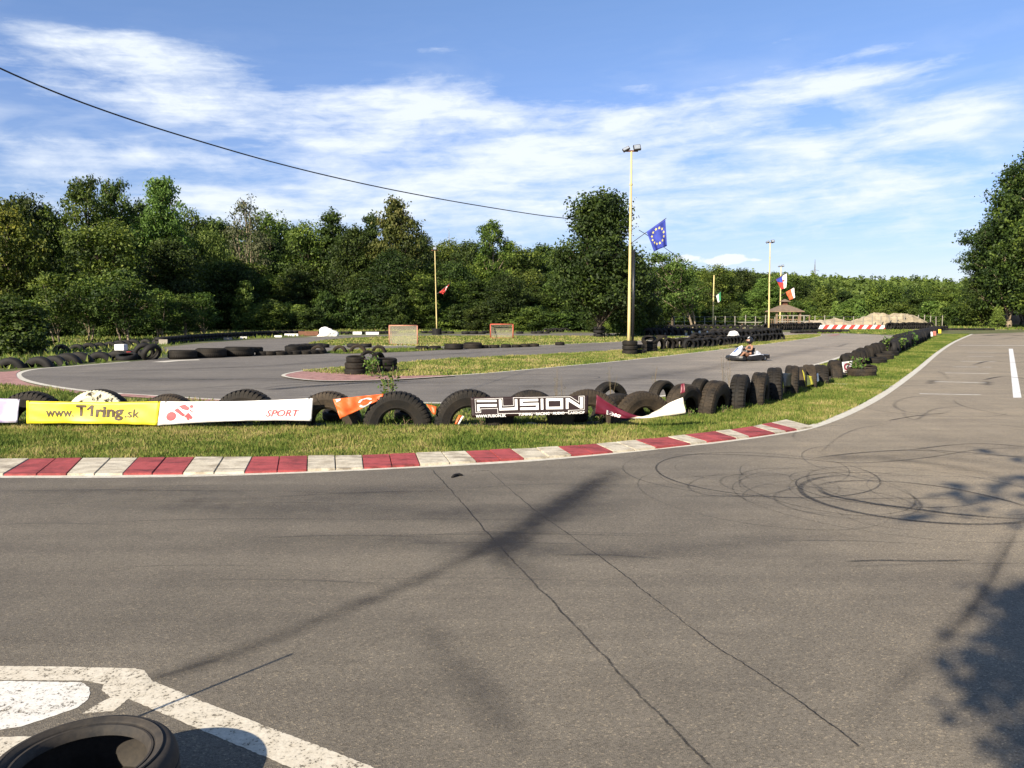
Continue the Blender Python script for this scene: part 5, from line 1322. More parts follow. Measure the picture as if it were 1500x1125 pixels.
for a, b in zip(OUTL, OUTL[1:]):
    d = Vector((b[0] - a[0], b[1] - a[1])); d.normalize(); n_ = Vector((-d.y, d.x)) * 1.5; d *= 1.5
    ol.append([uvp(a[0] - d.x + n_.x, a[1] - d.y + n_.y), uvp(b[0] + d.x + n_.x, b[1] + d.y + n_.y), uvp(b[0] + d.x - n_.x, b[1] + d.y - n_.y), uvp(a[0] - d.x - n_.x, a[1] - d.y - n_.y)])
shape_part(ol, f4, whiteink, b4, 'outline', .007)
text_part('WWW.FUSION.SK', f4, uvp(476, 0)[0], uvp(700, 0)[0], uvp(0 + 588, 352)[1] - .02, uvp(588, 334)[1], whiteink, b4, .03)
text_part('TUNING \u00b7 RACING \u00b7 AUDIO \u00b7 CARSHOP', f4, uvp(790, 0)[0], uvp(1280, 0)[0], uvp(1030, 336)[1], uvp(1030, 317)[1], whiteink, b4, .025)
# dark red sagging banner with white end
def sag_fn(seed, off_=0):
    top = [(874, 578), (890, 589), (912, 601), (940, 610), (962, 601), (985, 588), (1000, 582)]
    bot = [(872, 606), (888, 608), (905, 612), (925, 613), (950, 612), (975, 609), (1005, 605)]
    ts_ = smooth(top, 10); bs_ = smooth(bot, 10)
    def f(u, v, off=0.0):
        k = min(len(ts_) - 1, int(u * (len(ts_) - 1))); t_, b_ = ts_[k], bs_[k]
        Yv = BY + .02 - .25 * max(0, u - .5)
        p = P(b_[0] + (t_[0] - b_[0]) * v, b_[1] + (t_[1] - b_[1]) * v, Yv)
        n = mnoise.noise(Vector((u * 9 + v * 2, v * 2, seed))) * .035
        return Vector((p.x, p.y - n - off, p.z))
    return f
f5 = sag_fn(3.3)
b5 = banner_sheet('banner', f5, bannermat('dark red and white print', [(0, (.115, .010, .026)), (.46, (.125, .012, .03)), (.50, (.74, .71, .62)), (1, (.74, .71, .62))]), 'dark red banner sagging into the grass, its right half white', 60, 8)
text_part('BENG', f5, .18, .36, .06, .40, whiteink, b5, .03)
f5b = banner_fn((998, 563), (1003, 561.5), (1003, 574), (996, 577), BY - .5, seed=5., amp=.02)
banner_sheet('banner_scrap', f5b, bannermat('dark red scrap', [(0, (.14, .012, .03)), (1, (.15, .014, .03))]), 'dark red scrap with cord tied on the tyre above the white banner end', 6, 6)
# black small banner and yellow one on turned tyres
Yb = G(1152, 583).y
f6 = banner_fn((1146.5, 546.5), (1168, 547), (1167, 566), (1147, 567), (Yb, Yb + .7), seed=6., amp=.04)
b6 = banner_sheet('banner', f6, bannermat('black green print', [(0, (.02, .02, .022)), (.25, (.03, .03, .02)), (.4, (.09, .085, .03)), (.6, (.05, .05, .03)), (1, (.02, .02, .022))]), 'small crumpled black banner with faint olive print on a turned tyre', 16, 8)
f7 = banner_fn((1176, 542), (1199, 546), (1199, 558), (1180, 566.5), (Yb + 1.4, Yb + 2.3), seed=7., amp=.05, sag_t=7, sag_b=1)
b7 = banner_sheet('banner', f7, bannermat('yellow white print', [(0, (.80, .70, .04)), (.72, (.80, .70, .05)), (.76, (.8, .79, .76)), (1, (.8, .79, .76))]), 'small yellow banner with white end slung between the last turned tyres', 20, 8)
Yc = G(1241, 549).y - .3
f8 = banner_fn((1234, 530.5), (1249.5, 528.5), (1249, 544.5), (1235, 547.5), (Yc, Yc + .25), seed=8., amp=.02)
b8 = banner_sheet('poster', f8, bannermat('white poster print', [(0, (.80, .79, .78)), (1, (.80, .79, .78))]), 'small white poster with dark red ring, tied to the brown upright tyre', 10, 8, 'poster')
shape_part([ring_arc(.45, .55, .18, .34, 0.4, 6.1, .95, 24)], f8, simple('wine ink', (.30, .04, .07)), b8, 'emblem'); shape_part([circ(.47, .5, .11, 1.0), [(.15, .12), (.8, .12), (.8, .2), (.15, .2)]], f8, ink, b8, 'emblem')
Yd = G(1275, 526).y - .4
f9 = banner_fn((1267.5, 515), (1280, 511.5), (1281, 526), (1269, 530), (Yd, Yd + .5), seed=9., amp=.05)
b9 = banner_sheet('poster', f9, bannermat('red white poster print', [(0, (.75, .72, .70)), (.3, (.70, .66, .62)), (.36, (.42, .07, .04)), (1, (.40, .08, .05))]), 'crumpled red and white poster on the right tyre line', 10, 8, 'poster')
shape_part([[(.4, .35), (.55, .75), (.62, .7), (.48, .3)], [(.62, .3), (.7, .7), (.9, .72), (.78, .28)]], f9, whiteink, b9, 'lettering')
for (x0, x1, y0, y1, c, lab) in [(1363.5, 1366.5, 486, 493, (.75, .70, .68), 'far small white poster at the end of the verge'), (1367, 1371.5, 485, 492, (.45, .16, .12), 'far small reddish poster at the end of the verge'), (1374.5, 1379, 482.5, 488.5, (.80, .62, .05), 'far small yellow poster at the end of the verge'), (1332, 1335.5, 498, 501.5, (.8, .8, .78), 'far small white tag on the right tyre line')]:
    Ye = G(1360, y1 + 2).y
    fx = banner_fn((x0, y0), (x1, y0), (x1, y1), (x0, y1), Ye, seed=x0, amp=.03); banner_sheet('poster', fx, bannermat('far print', [(0, c), (1, c)]), lab, 5, 5, 'poster')
# grommet cords on banners
for hostf, host, us in ((f1, b1, (.02, .98)), (f2, b2, (.03, .97)), (f4, b4, (.01, .99)), (f0, b0, (.97,))):
    mb = MB()
    for u in us: p = hostf(u, .95, .004); mb.tube([p + Vector((0, -.002, 0)), p + Vector((.01, -.012, .01)), p + Vector((.02, .09, .06))], .004, 5)
    mb.build('tie_cord', MAT['wire'], host)
# pale stones by the banner foot
for i, (x, y, w, lab) in enumerate([(90, 623, 22, 'pale stone under the left part of the yellow banner'), (172, 624, 24, 'pale stone under the middle of the yellow banner'), (68, 624, 12, 'little stone at the left foot of the yellow banner'), (778, 621.5, 18, 'flat pale stone in the grass under the black board')]):
    s_ = px_m(y); o = blob('stone', G(x, y), w * s_ / 2, .09, .09 if i < 3 else .03, MAT['stone'], i * 3.1, 3, .3); tag(o, lab, 'stone')
# white box sign
b = G(178, 526); mb = MB(); s_ = px_m(526)
mb.box((b.x, b.y, .30), (.16, .16, .28)); o = MB(); 
e = empty('marker_box', (b.x, b.y, 0)); tag(e, 'white box marker standing on the tyres along the hairpin', 'marker')
mb = MB(); mb.box((0, 0, .44), (14 * s_, .30, 9 * s_)); mb.build('box', W_, e, bevel=.01)
mb = MB(); mb.box((0, 0, .14), (.12, .12, .28)); mb.build('post', MAT['wood'], e)
mb = MB(); mb.box((.32, -.05, .16), (.16, .1, .24)); mb.build('red_block', MAT['cloth_red'], e)

# ================================================================== POLES, FLAGS, CABLE
def floodlight(e, px, side, sc_=1.0, z=8.5):
    mb = MB(); rot = Matrix.Rotation(R(-25 * side), 3, 'Y') @ Matrix.Rotation(R(20), 3, 'X')
    c = Vector((side * .30 * sc_, -.05, z + .17 * sc_)); mb.box(c, (.42 * sc_, .14 * sc_, .32 * sc_), rot)
    h = mb.build('floodlight', MAT['darkmetal'], e, bevel=.015)
    g = MB(); g.box(c + rot @ Vector((0, -.076 * sc_, 0)), (.34 * sc_, .012, .24 * sc_), rot); g.build('lamp_glass', MAT['glass'], h)
def pole(xb, ybase, ytop, label, lamps=2, rad=.055, xt=None, group='yellow lamp and flag poles'):
    b = G(xb, ybase); top = P(xt if xt else xb, ytop, b.y); H = top.z - (.0)
    e = empty('floodlight_pole' if lamps else 'flag_pole', (b.x, b.y, 0)); tag(e, label, 'pole', group)
    dx = top.x - b.x
    mb = MB(); n = 5
    mb.tube([(dx * i / n, 0, H * i / n) for i in range(n + 1)], [rad * (1.15 - .5 * i / n) for i in range(n + 1)], 12); mb.build('pole', MAT['yellow'], e, smooth_=True)
    for t in (.33, .62, .84):
        c = MB(); c.tube([(dx * t, 0, H * t - .03), (dx * t, 0, H * t + .03)], rad * 1.05, 12); c.build('collar', MAT['yellow'], e)
    if lamps:
        sc_ = .74
        c = MB(); c.box((dx, 0, H + .02), (.72 * sc_, .06, .06)); c.build('crossarm', MAT['rust'], e)
        fe = bpy.data.objects.new('t', None)
        for s in ((-1, 1) if lamps == 2 else (0,)):
            mbx = MB(); rot = Matrix.Rotation(R((-28 if s < 0 else 8) * s * -1), 3, 'Y') @ Matrix.Rotation(R(-25), 3, 'X')
            c_ = Vector((dx + s * .30 * sc_, -.03, H + (.12 if s < 0 else .2) * sc_)); mbx.box(c_, (.40 * sc_, .14 * sc_, (.20 if s < 0 else .34) * sc_), rot)
            h = mbx.build('floodlight', MAT['darkmetal'], e, bevel=.012)
            gl = MB(); gl.box(c_ + rot @ Vector((0, -.078 * sc_, 0)), (.32 * sc_, .012, (.13 if s < 0 else .25) * sc_), rot); gl.build('lamp_glass', MAT['glass'], h)
        bpy.data.objects.remove(fe)
    return e, b, H
e1, b1p, H1 = pole(921, 519, 222, 'tall yellow pole with two floodlights, nearest to the camera, foot in a tyre stack', 2, .064, 925)
mb = MB(); mb.tube([(.15, .03, 0), (.165, .03, 2.2), (.15, .05, 4.3)], .055, 8); mb.build('black_pipe', MAT['black_plastic'], e1, smooth_=True)
e2p, b2p, H2 = pole(640, 490.5, 367, 'thin yellow pole with a small lamp and a red flag behind the first goal', 1, .048, 637)
blk = MB(); blk.lathe([(.001, 0), (.38, 0), (.38, .5), (.001, .5)], 16); blk.build('tyre_foot', MAT['tyre_far'], e2p)
e3p, b3p, H3 = pole(1126, 488, 356, 'yellow lamp pole carrying the blue red white tricolour flag', 2, .070, 1128)
e4p, b4p, H4 = pole(1142.5, 479, 391, 'yellow lamp pole by the gazebo, right behind the tricolour flag', 2, .09, 1144)
e5p, b5p, H5 = pole(1044, 482, 403, 'lamp-less yellow pole with the small green and white flag', 0, .085, 1046)
def flag(fn, mat, label, nu=24, nv=16): return banner_sheet('flag', fn, mat, label, nu, nv, 'flag')
def flagstick(a, b, Y, host, base, r=.014):
    p, q = P(a[0], a[1], Y), P(b[0], b[1], Y); mb = MB(); o = Vector(base)
    mb.tube([p - Vector((o.x, o.y, 0)), q - Vector((o.x, o.y, 0))], r, 6); mb.build('flag_staff', MAT['darkmetal'], host)
def flag_fn(c, Y, fold=.06, seed=1.0):
    TL, TRr, BR, BL = c
    def f(u, v, off=0.):
        x = (TL[0] * (1 - u) + TRr[0] * u) * v + (BL[0] * (1 - u) + BR[0] * u) * (1 - v)
        y = (TL[1] * (1 - u) + TRr[1] * u) * v + (BL[1] * (1 - u) + BR[1] * u) * (1 - v)
        x += math.sin(u * 9 + seed) * .4 * (1 - v)
        p = P(x, y, Y); n = math.sin(u * 11 + v * 2 + seed) * fold * (1.05 - v) + mnoise.noise(Vector((u * 3, v * 3, seed))) * fold
        return Vector((p.x, p.y - n - off, p.z))
    return f
Yp = b1p.y - .12
flagstick((923.5, 357), (976, 319.5), Yp, e1, b1p, .016)
ff = flag_fn([(947, 339.5), (974.5, 321), (977.5, 360), (957.5, 368.5)], Yp - .03, .05, .5)
fl = flag(ff, MAT['cloth_blue'], 'blue flag with a ring of yellow stars hanging from the tall yellow pole')
stars = []
for k in range(12):
    a = 2 * math.pi * k / 12 + .1; cx, cy = .50 + .35 * math.cos(a), .54 + .31 * math.sin(a)
    stars.append([(cx + (.075 if q % 2 == 0 else .032) * math.cos(q * math.pi / 5 + .3), cy + (.075 if q % 2 == 0 else .032) * .9 * math.sin(q * math.pi / 5 + .3)) for q in range(10)])
shape_part(stars, ff, MAT['star'], fl, 'star_ring', .006)
# tricolour
Yq = b3p.y - .15
flagstick((1127, 414), (1153, 400), Yq, e3p, b3p, .03)
ff = flag_fn([(1137, 409.5), (1152.5, 400.5), (1152, 421), (1144, 425)], Yq - .04, .08, 1.3)
fl = flag(ff, MAT['cloth_red'], 'blue, red and white tricolour flag on the taller pole by the gazebo')
shape_part([[(.52, 0.0), (1, 0), (1, 1.0), (.52, 1.0)]], lambda u, v, o_=0: ff(u, v, .015), W_, fl, 'white_band'); shape_part([[(0, 1), (0.62, 1.0), (.45, .52), (0.0, .78)]], lambda u, v, o_=0: ff(u, v, .03), MAT['cloth_blue'], fl, 'blue_wedge')
Yr = b4p.y - .15
flagstick((1143.5, 434), (1163, 421), Yr, e4p, b4p, .03)
ff = flag_fn([(1151, 428), (1163, 421.5), (1164.5, 436), (1156.5, 440.5)], Yr - .04, .08, 2.3)
fl = flag(ff, MAT['cloth_orange'], 'orange red and white flag on the shorter pole beside the gazebo'); shape_part([[(.62, 0), (1, 0), (1, 1), (.62, 1)]], lambda u, v, o_=0: ff(u, v, .03), W_, fl, 'white_band')
Yr = b2p.y - .1
flagstick((639.5, 431), (660, 414), Yr, e2p, b2p, .02)
ff = flag_fn([(643, 428.5), (658.5, 416.5), (654, 424), (650, 431)], Yr - .03, .08, 3.3)
fl = flag(ff, MAT['cloth_red'], 'small red and white flag on the thin pole behind the first goal'); shape_part([[(.5, .1), (.7, .1), (.85, .9), (.7, 1)]], ff, W_, fl, 'white_patch')
Yr = b5p.y - .15
flagstick((1045, 435), (1056, 427), Yr, e5p, b5p, .03)
ff = flag_fn([(1049, 433.5), (1056, 427.5), (1055.5, 441), (1052, 443)], Yr - .04, .05, 4.3)
fl = flag(ff, MAT['cloth_green'], 'small green and white flag on the lamp-less yellow pole'); shape_part([[(.0, 0), (.5, 0), (.5, 1), (.0, 1)]], lambda u, v, o_=0: ff(u, v, .03), W_, fl, 'white_band')
# overhead cable
Yend = 56; pts = []
A_ = P(-260, 20, 11.0); 
for i in range(41):
    t = i / 40; pxs = -140 + t * (1000)
CPX = [(-120, 40), (0, 100), (100, 142.5), (200, 178), (300, 209), (400, 237.5), (500, 262), (600, 283), (700, 301), (800, 316.5), (858, 322.5)]
cp = []
for i, (x, y) in enumerate(CPX):
    # 1/depth falls linearly along a straight run of cable
    t = (x + 120) / 978; Y = 1 / ((1 - t) / 9.0 + t / 56.0); cp.append(tuple(P(x, y, Y)))
mb = MB(); pp = smooth(cp, 5); mb.tube(pp, [.0045 + .00062 * Vector(p).length ** .9 for p in pp], 6); o = mb.build('overhead_cable', MAT['wire'], smooth_=True); tag(o, 'black overhead cable sagging across the sky into the large maple', 'cable')
cp = [tuple(P(x, y, Y)) for x, y, Y in [(936, 337, 55), (955, 349, 57), (975, 364, 60), (1000, 381, 64), (1024, 395, 70)]]
mb = MB(); mb.tube(smooth(cp, 4), .022, 5); o = mb.build('overhead_cable', MAT['wire'], smooth_=True); tag(o, 'short grey cable running down behind the blue starred flag', 'cable')

# ================================================================== GOALS, FENCE, GAZEBO, HEAP
def netmat():
    m, nt, b, o = newmat('goal net'); co = coord(nt)
    s_ = nt.nodes.new('ShaderNodeSeparateXYZ'); nt.links.new(co, s_.inputs[0])
    def g(a): return math_(nt, 'LESS_THAN', math_(nt, 'FRACT', math_(nt, 'MULTIPLY', a, 22.0)), .17)
    k = math_(nt, 'MAXIMUM', g(s_.outputs[0]), g(math_(nt, 'ADD', s_.outputs[2], s_.outputs[1])))
    nt.links.new(k, b.inputs['Alpha']); setc(nt, b, (.50, .46, .35)); b.inputs['Roughness'].default_value = .9
    return m
MAT['net'] = netmat()
def goal(xl, xr, yt, yb, label, back=False):
    a, b = G(xl, yb), G(xr, yb); w = (b - a).length; h = (yb - yt) * px_m(yb); c = (a + b) / 2; d = .55
    e = empty('hockey_goal', (c.x, c.y, 0)); tag(e, label, 'goal', 'hockey goals on the infield grass'); r = .03
    mb = MB(); mb.tube([(-w / 2, 0, .03), (-w / 2, 0, h)], r, 8); mb.tube([(w / 2, 0, .03), (w / 2, 0, h)], r, 8); mb.tube([(-w / 2, 0, h), (w / 2, 0, h)], r, 8)
    mb.build('front_frame', MAT['goal_red'] if not back else simple('pale red tube', (.50, .22, .14), .5), e, smooth_=True)
    mb = MB()
    for s in (-1, 1): mb.tube([(s * w / 2, 0, .03), (s * w / 2 * .96, d, .03), (s * w / 2 * .96, d * .6, h * .9), (s * w / 2, 0, h)], r * .8, 6)
    mb.tube([(-w / 2, d, .03), (w / 2, d, .03)], r * .8, 6); mb.build('base_frame', MAT['goal_red'], e, smooth_=True)
    y0 = -.02 if back else d * .75
    vs = [(-w / 2, y0 if back else d, .03), (w / 2, y0 if back else d, .03), (w / 2, y0 if back else d * .45, h), (-w / 2, y0 if back else d * .45, h), (-w / 2, 0, .03), (w / 2, 0, .03), (-w / 2, 0, h), (w / 2, 0, h), (-w / 2, d, .03), (w / 2, d, .03)]
    mesh_obj('net', vs, [(0, 1, 2, 3), (4, 8, 3, 6), (5, 9, 2, 7), (3, 2, 7, 6)], MAT['net'], e)
    return e
g1 = goal(570.5, 611.5, 477, 505.5, 'pale hockey goal seen from its netted back, left on the infield', True)
g2_ = goal(718.5, 751.5, 475, 496, 'red framed hockey goal with open front, right on the infield')
# fence
fe = empty('wire_fence', (0, 75, 0)); tag(fe, 'wire mesh fence on thin pale posts along the back of the circuit', 'fence')
pp = path_pts([(645, 478.5), (760, 482.5), (860, 482), (960, 481.5), (1060, 481), (1185, 480.5), (1300, 480), (1380, 479)], n=62); prev = None
pm = MB(); pm.tube([(0, 0, -.1), (0, 0, 1.45)], .055, 6); proto_post = None; wires = MB()
for i, (x, y, d) in enumerate(pp):
    h = rnd.uniform(.85, 1.08)
    if proto_post is None: o = pm.build('fence_post', MAT['postwood'], fe); proto_post = o
    else: o = proto_post.copy(); link(o, fe)
    o.location = (x, y - 75, 0); o.scale = (1, 1, h); o.rotation_euler = (0, R(rnd.uniform(-3, 3)), 0)
    if prev:
        for zz in (.35, .8, 1.3): wires.tube([(prev[0], prev[1] - 75, zz), (x, y - 75, zz)], .012, 4, False)
    prev = (x, y)
wires.build('wire', MAT['steel'], fe)
fe = empty('rail_fence', (0, 62, 0)); tag(fe, 'taller thin fence frame left of the large maple trunk', 'fence'); rails = MB(); pr = None
for x in (740, 768, 800, 826):
    b = G(x, 484.5); rails.tube([(b.x, b.y - 62, 0), (b.x, b.y - 62, 1.6)], .04, 6)
    if pr: rails.tube([(pr.x, pr.y - 62, 1.5), (b.x, b.y - 62, 1.5)], .02, 4)
    pr = b
rails.build('frame', MAT['postwood'], fe)
# gazebo
Yg = 92.0; s_ = zc(Yg) / F; cx = P(1149, 459, Yg).x
e = empty('gazebo', (cx, Yg, 0)); tag(e, 'brown wooden gazebo with wide hipped roof and a small lantern roof on top', 'gazebo')
def zpx(y): return P(1149, y, Yg).z
def pyramid(mb, w0, w1, z0, z1, th=.06):
    vs = [(-w0, -w0, z0), (w0, -w0, z0), (w0, w0, z0), (-w0, w0, z0), (-w1, -w1, z1), (w1, -w1, z1), (w1, w1, z1), (-w1, w1, z1)]
    mb.add(vs, [(3, 2, 1, 0), (4, 5, 6, 7), (0, 1, 5, 4), (1, 2, 6, 5), (2, 3, 7, 6), (3, 0, 4, 7)])
z0, z1, z2, z3 = zpx(455.5), zpx(446.5), zpx(442), zpx(438)
mb = MB(); pyramid(mb, 21 * s_, 4 * s_, z0, z1); rf = mb.build('roof', MAT['roof'], e)
mb = MB(); pyramid(mb, 21.8 * s_, 21.4 * s_, z0 - .12, z0 - .01); mb.build('eaves', MAT['wood'], rf)
mb = MB(); mb.box((0, 0, (z1 + z2) / 2), (.5, .5, z2 - z1)); mb.build('lantern_wall', MAT['rust'], e)
mb = MB(); pyramid(mb, 7 * s_, .5 * s_, z2, z3); mb.build('lantern_roof', MAT['roof'], e)
for x in (-1, 1):
    for y in (-1, 1):
        mb = MB(); mb.box((x * 1.35, y * 1.35, z0 / 2), (.18, .18, z0)); mb.build('post', MAT['wood'], e)
for x0, x1, y in ((-1.35, 1.35, -1.42), (-1.35, 1.35, 1.42)):
    mb = MB(); mb.box((0, y, 1.0), (2.7, .07, .1)); mb.box((0, y, .25), (2.7, .07, .1))
    for k in range(12): mb.box((-1.25 + k * .227, y, .62), (.06, .05, .66))
    mb.build('balustrade', MAT['wood'], e)
mb = MB(); mb.box((0, .3, .75), (1.7, .9, .1)); mb.box((0, .3, .37), (.4, .4, .74)); mb.build('table', MAT['rust'], e)
# picnic railing right of the gazebo
e = empty('rail_fence', (P(1162, 459, 88).x, 88, 0)); tag(e, 'weathered wooden railing right of the gazebo', 'fence')
for k in range(7):
    mb = MB(); mb.box((-1.8 + k * .6, 0, .75), (.11, .11, 1.5)); mb.build('post', MAT['postwood'] if k % 2 else MAT['wood'], e)
mb = MB(); mb.box((0, 0, 1.45), (3.8, .06, .1)); mb.box((0, 0, .8), (3.8, .06, .1)); mb.build('rail', MAT['postwood'], e)
# dumped earth heap
def heap(name, pxs, yb, Y0, depth, mat, label, seed=0.):
    n = 60; m_ = 16; vs, fs = [], []
    xs = [p[0] for p in pxs]
    for j in range(m_ + 1):
        v = j / m_; env = math.sin(math.pi * v) ** .8
        for i in range(n + 1):
            x = xs[0] + (xs[-1] - xs[0]) * i / n; yt = np.interp(x, xs, [p[1] for p in pxs])
            H = max(0, P(x, yt, Y0 + depth / 2).z); b = P(x, 459, Y0); yy = Y0 + depth * v
            nn = mnoise.fractal(Vector((b.x * .9, yy * .9, seed)), 1, 2, 4) * .22
            vs.append((b.x * (1 + (yy - Y0) / Y0 * .5), yy, H * env * (1 + nn) - .05))
    for j in range(m_):
        for i in range(n):
            a = j * (n + 1) + i; fs.append((a, a + 1, a + n + 2, a + n + 1))
    o = mesh_obj(name, vs, fs, mat, smooth_=False); return tag(o, label, 'heap')
heap('earth_heap', [(1192, 476), (1212, 469), (1235, 466), (1256, 470), (1263, 468), (1275, 463), (1287, 459), (1300, 457.5), (1310, 461), (1316, 459), (1330, 458.5), (1343, 461), (1356, 465), (1366, 470), (1372, 476)], 478, 94, 7, MAT['sand'], 'long heap of dumped sandy earth behind the striped beam', 2.)
heap('rubble_heap', [(1172, 477), (1184, 470), (1198, 468), (1210, 468), (1222, 470), (1236, 477)], 478, 90, 4, MAT['stone'], 'low heap of pale rubble left of the long earth heap', 5.)
heap('earth_bank', [(1446, 474), (1468, 469), (1482, 463), (1500, 459), (1530, 456), (1600, 470)], 475, 108, 9, simple('brown bank soil', (.19, .12, .06), .95, var=.4, scale=1), 'brown earth bank under the tall trees at the right edge', 8.)
# red/white striped beam: blocks
a, b = G(1200, 482.6), G(1303, 482.4); e = empty('striped_beam', ((a.x + b.x) / 2, (a.y + b.y) / 2, 0)); tag(e, 'long low beam with slanting red and white stripes before the earth heap', 'barrier')
L = (b - a).length; n = 17; hb = .42
for k in range(n):
    x0 = -L / 2 + L * k / n; x1 = x0 + L / n - .015; sh = .32
    mb = MB(); vs = []
    for y in (-.12, .12): vs += [(x0, y, .05), (x1, y, .05), (x1 + sh, y, .05 + hb * (1 if k < n - 3 else .7)), (x0 + sh, y, .05 + hb * (1 if k < n - 2 else .8))]
    mb.add(vs, [(0, 1, 2, 3), (7, 6, 5, 4), (0, 4, 5, 1), (1, 5, 6, 2), (2, 6, 7, 3), (3, 7, 4, 0)]); mb.build('stripe', MAT['cloth_red'] if k % 2 else W_, e)
# masts on the horizon
def lattice(name, x, yb, yt, Y, arms, label):
    b = P(x, yb, Y); t = P(x, yt, Y); s1 = zc(Y) / F; mb = MB(); H = t.z - b.z; w = .055 * H; r = .12 * s1 * 2.2
    for sx in (-1, 1):
        for sy in (-1, 1): mb.tube([(sx * w, sy * w, 0), (sx * w * .25, sy * w * .25, H * .62), (0, 0, H)], r, 4)
    for k in range(8):
        z = H * .62 * k / 8; q = w * (1 - .75 * k / 8); mb.tube([(-q, -q, z), (q, -q, z + H * .07)], r * .7, 4); mb.tube([(q, -q, z), (-q, -q, z + H * .07)], r * .7, 4)
    for (zz, ww) in arms: mb.tube([(-ww * s1, 0, H * zz), (0, 0, H * zz + 1.5 * s1), (ww * s1, 0, H * zz)], r, 4); mb.tube([(-ww * s1, 0, H * zz), (-ww * s1, 0, H * zz - 2.4 * s1)], r, 4); mb.tube([(ww * s1, 0, H * zz), (ww * s1, 0, H * zz - 2.4 * s1)], r, 4)
    e = empty(name, (b.x, Y, b.z)); mb.build('lattice', MAT['steel'], e); tag(e, label, 'mast')
lattice('power_pylon', 1193, 412, 380, 480, [(.48, 6.2)], 'grey power pylon with one cross arm on the wooded ridge')
lattice('radio_mast', 658, 372, 335, 480, [], 'slim radio mast above the trees in the centre')

# ================================================================== KART AND PEOPLE
def skin_body(name, joints, bones, mat, parent=None, sub=2, root=0):
    me = bpy.data.meshes.new(name); me.from_pydata([j[0] for j in joints], bones and [tuple(b) for b in bones] or [], [])
    o = link(bpy.data.objects.new(name, me), parent); me.materials.append(mat)
    sk = o.modifiers.new('skin', 'SKIN'); sk.use_smooth_shade = True
    d = me.skin_vertices[0].data if len(me.skin_vertices) else None
    if d is None:
        bm = bmesh.new(); bm.from_mesh(me); bm.verts.layers.skin.verify(); bm.to_mesh(me); bm.free(); d = me.skin_vertices[0].data
    for i, j in enumerate(joints): d[i].radius = (j[1], j[1] * (j[2] if len(j) > 2 else 1)); d[i].use_root = (i == root)
    s_ = o.modifiers.new('sub', 'SUBSURF'); s_.levels = sub; s_.render_levels = sub
    return o
kp = G(1098, 529.0)
kart = empty('racing_kart', (kp.x, kp.y + .35, 0), R(180 + 22)); tag(kart, 'small black and white racing kart heading left along the inner track', 'kart')
KS = .80
def kb(fn, name, mat, parent=kart, **k): mb = MB(); fn(mb); return mb.build(name, mat, parent, **k)
# local frame: +x is the nose
def pods(mb):
    for s in (-1, 1):
        rings = []
        for x, w, z0_, z1_ in ((-.52, .10, .06, .24), (-.30, .15, .05, .27), (.0, .16, .05, .25), (.28, .13, .05, .22), (.40, .06, .07, .18)):
            y = s * .52; rings.append([(x, y - w / 2, z0_), (x, y + w / 2, z0_ + .02), (x, y + w / 2, z1_ - .04), (x, y + w / 2 - .03, z1_), (x, y - w / 2 + .03, z1_), (x, y - w / 2, z1_ - .04)])
        mb.loft(rings)
kb(pods, 'side_pod', MAT['black_plastic'], smooth_=False)
def nose(mb):
    rings = []
    for t in np.linspace(-1, 1, 11):
        x = .92 - .26 * t * t; y = t * .60
        rings.append([(x - .12, y, .05), (x + .03, y, .06), (x + .05, y, .14), (x + .01, y, .24 - .03 * abs(t)), (x - .10, y, .25 - .03 * abs(t)), (x - .14, y, .15)])
    mb.loft(rings)
kb(nose, 'front_bumper', MAT['black_plastic'], smooth_=False)
def rear(mb):
    rings = []
    for t in np.linspace(-1, 1, 7):
        x = -.80 + .06 * t * t; y = t * .60; rings.append([(x - .05, y, .10), (x + .05, y, .10), (x + .06, y, .26), (x - .04, y, .27)])
    mb.loft(rings)
kb(rear, 'rear_bumper', MAT['black_plastic'])
def fair(mb):
    rings = []
    for x, w, z0_, z1_ in ((.86, .17, .22, .25), (.66, .20, .24, .38), (.48, .19, .34, .52), (.36, .14, .44, .62), (.31, .10, .52, .64)):
        rings.append([(x, -w, z0_), (x, w, z0_), (x - .02, w * .9, z1_ - .02), (x - .02, 0, z1_ + .01), (x - .02, -w * .9, z1_ - .02)])
    mb.loft(rings)
fa = kb(fair, 'front_fairing', MAT['kart_white'])
kb(lambda mb: mb.box((.58, -.02, .455), (.30, .09, .012), Matrix.Rotation(R(38), 3, 'Y')), 'fairing_stripe', MAT['kart_blue'], fa)
def pan(mb):
    mb.box((.15, 0, .06), (1.35, .62, .03))
    for s in (-1, 1): mb.tube([(-.75, s * .30, .09), (.2, s * .33, .09), (.8, s * .2, .09)], .018, 6)
kb(pan, 'floor_pan', MAT['darkmetal'])
def podtops(mb):
    for s in (-1, 1):
        rings = []
        for x, w, z0_ in ((-.48, .10, .25), (-.3, .14, .28), (.0, .15, .255), (.24, .12, .23)): rings.append([(x, s * .52 - w / 2, z0_), (x, s * .52 + w / 2, z0_), (x, s * .52 + w / 2 - .02, z0_ + .018), (x, s * .52 - w / 2 + .02, z0_ + .018)])
        mb.loft(rings)
kb(podtops, 'pod_cover', MAT['kart_white'])
kb(lambda mb: mb.loft([[(-.62, -.16, .16), (-.62, .16, .16), (-.66, .16, .30), (-.66, -.16, .30)], [(-.42, -.19, .20), (-.42, .19, .20), (-.44, .19, .42), (-.44, -.19, .42)], [(-.30, -.15, .3), (-.30, .15, .3), (-.30, .15, .36), (-.30, -.15, .36)]]), 'rear_cowl', MAT['kart_white'])
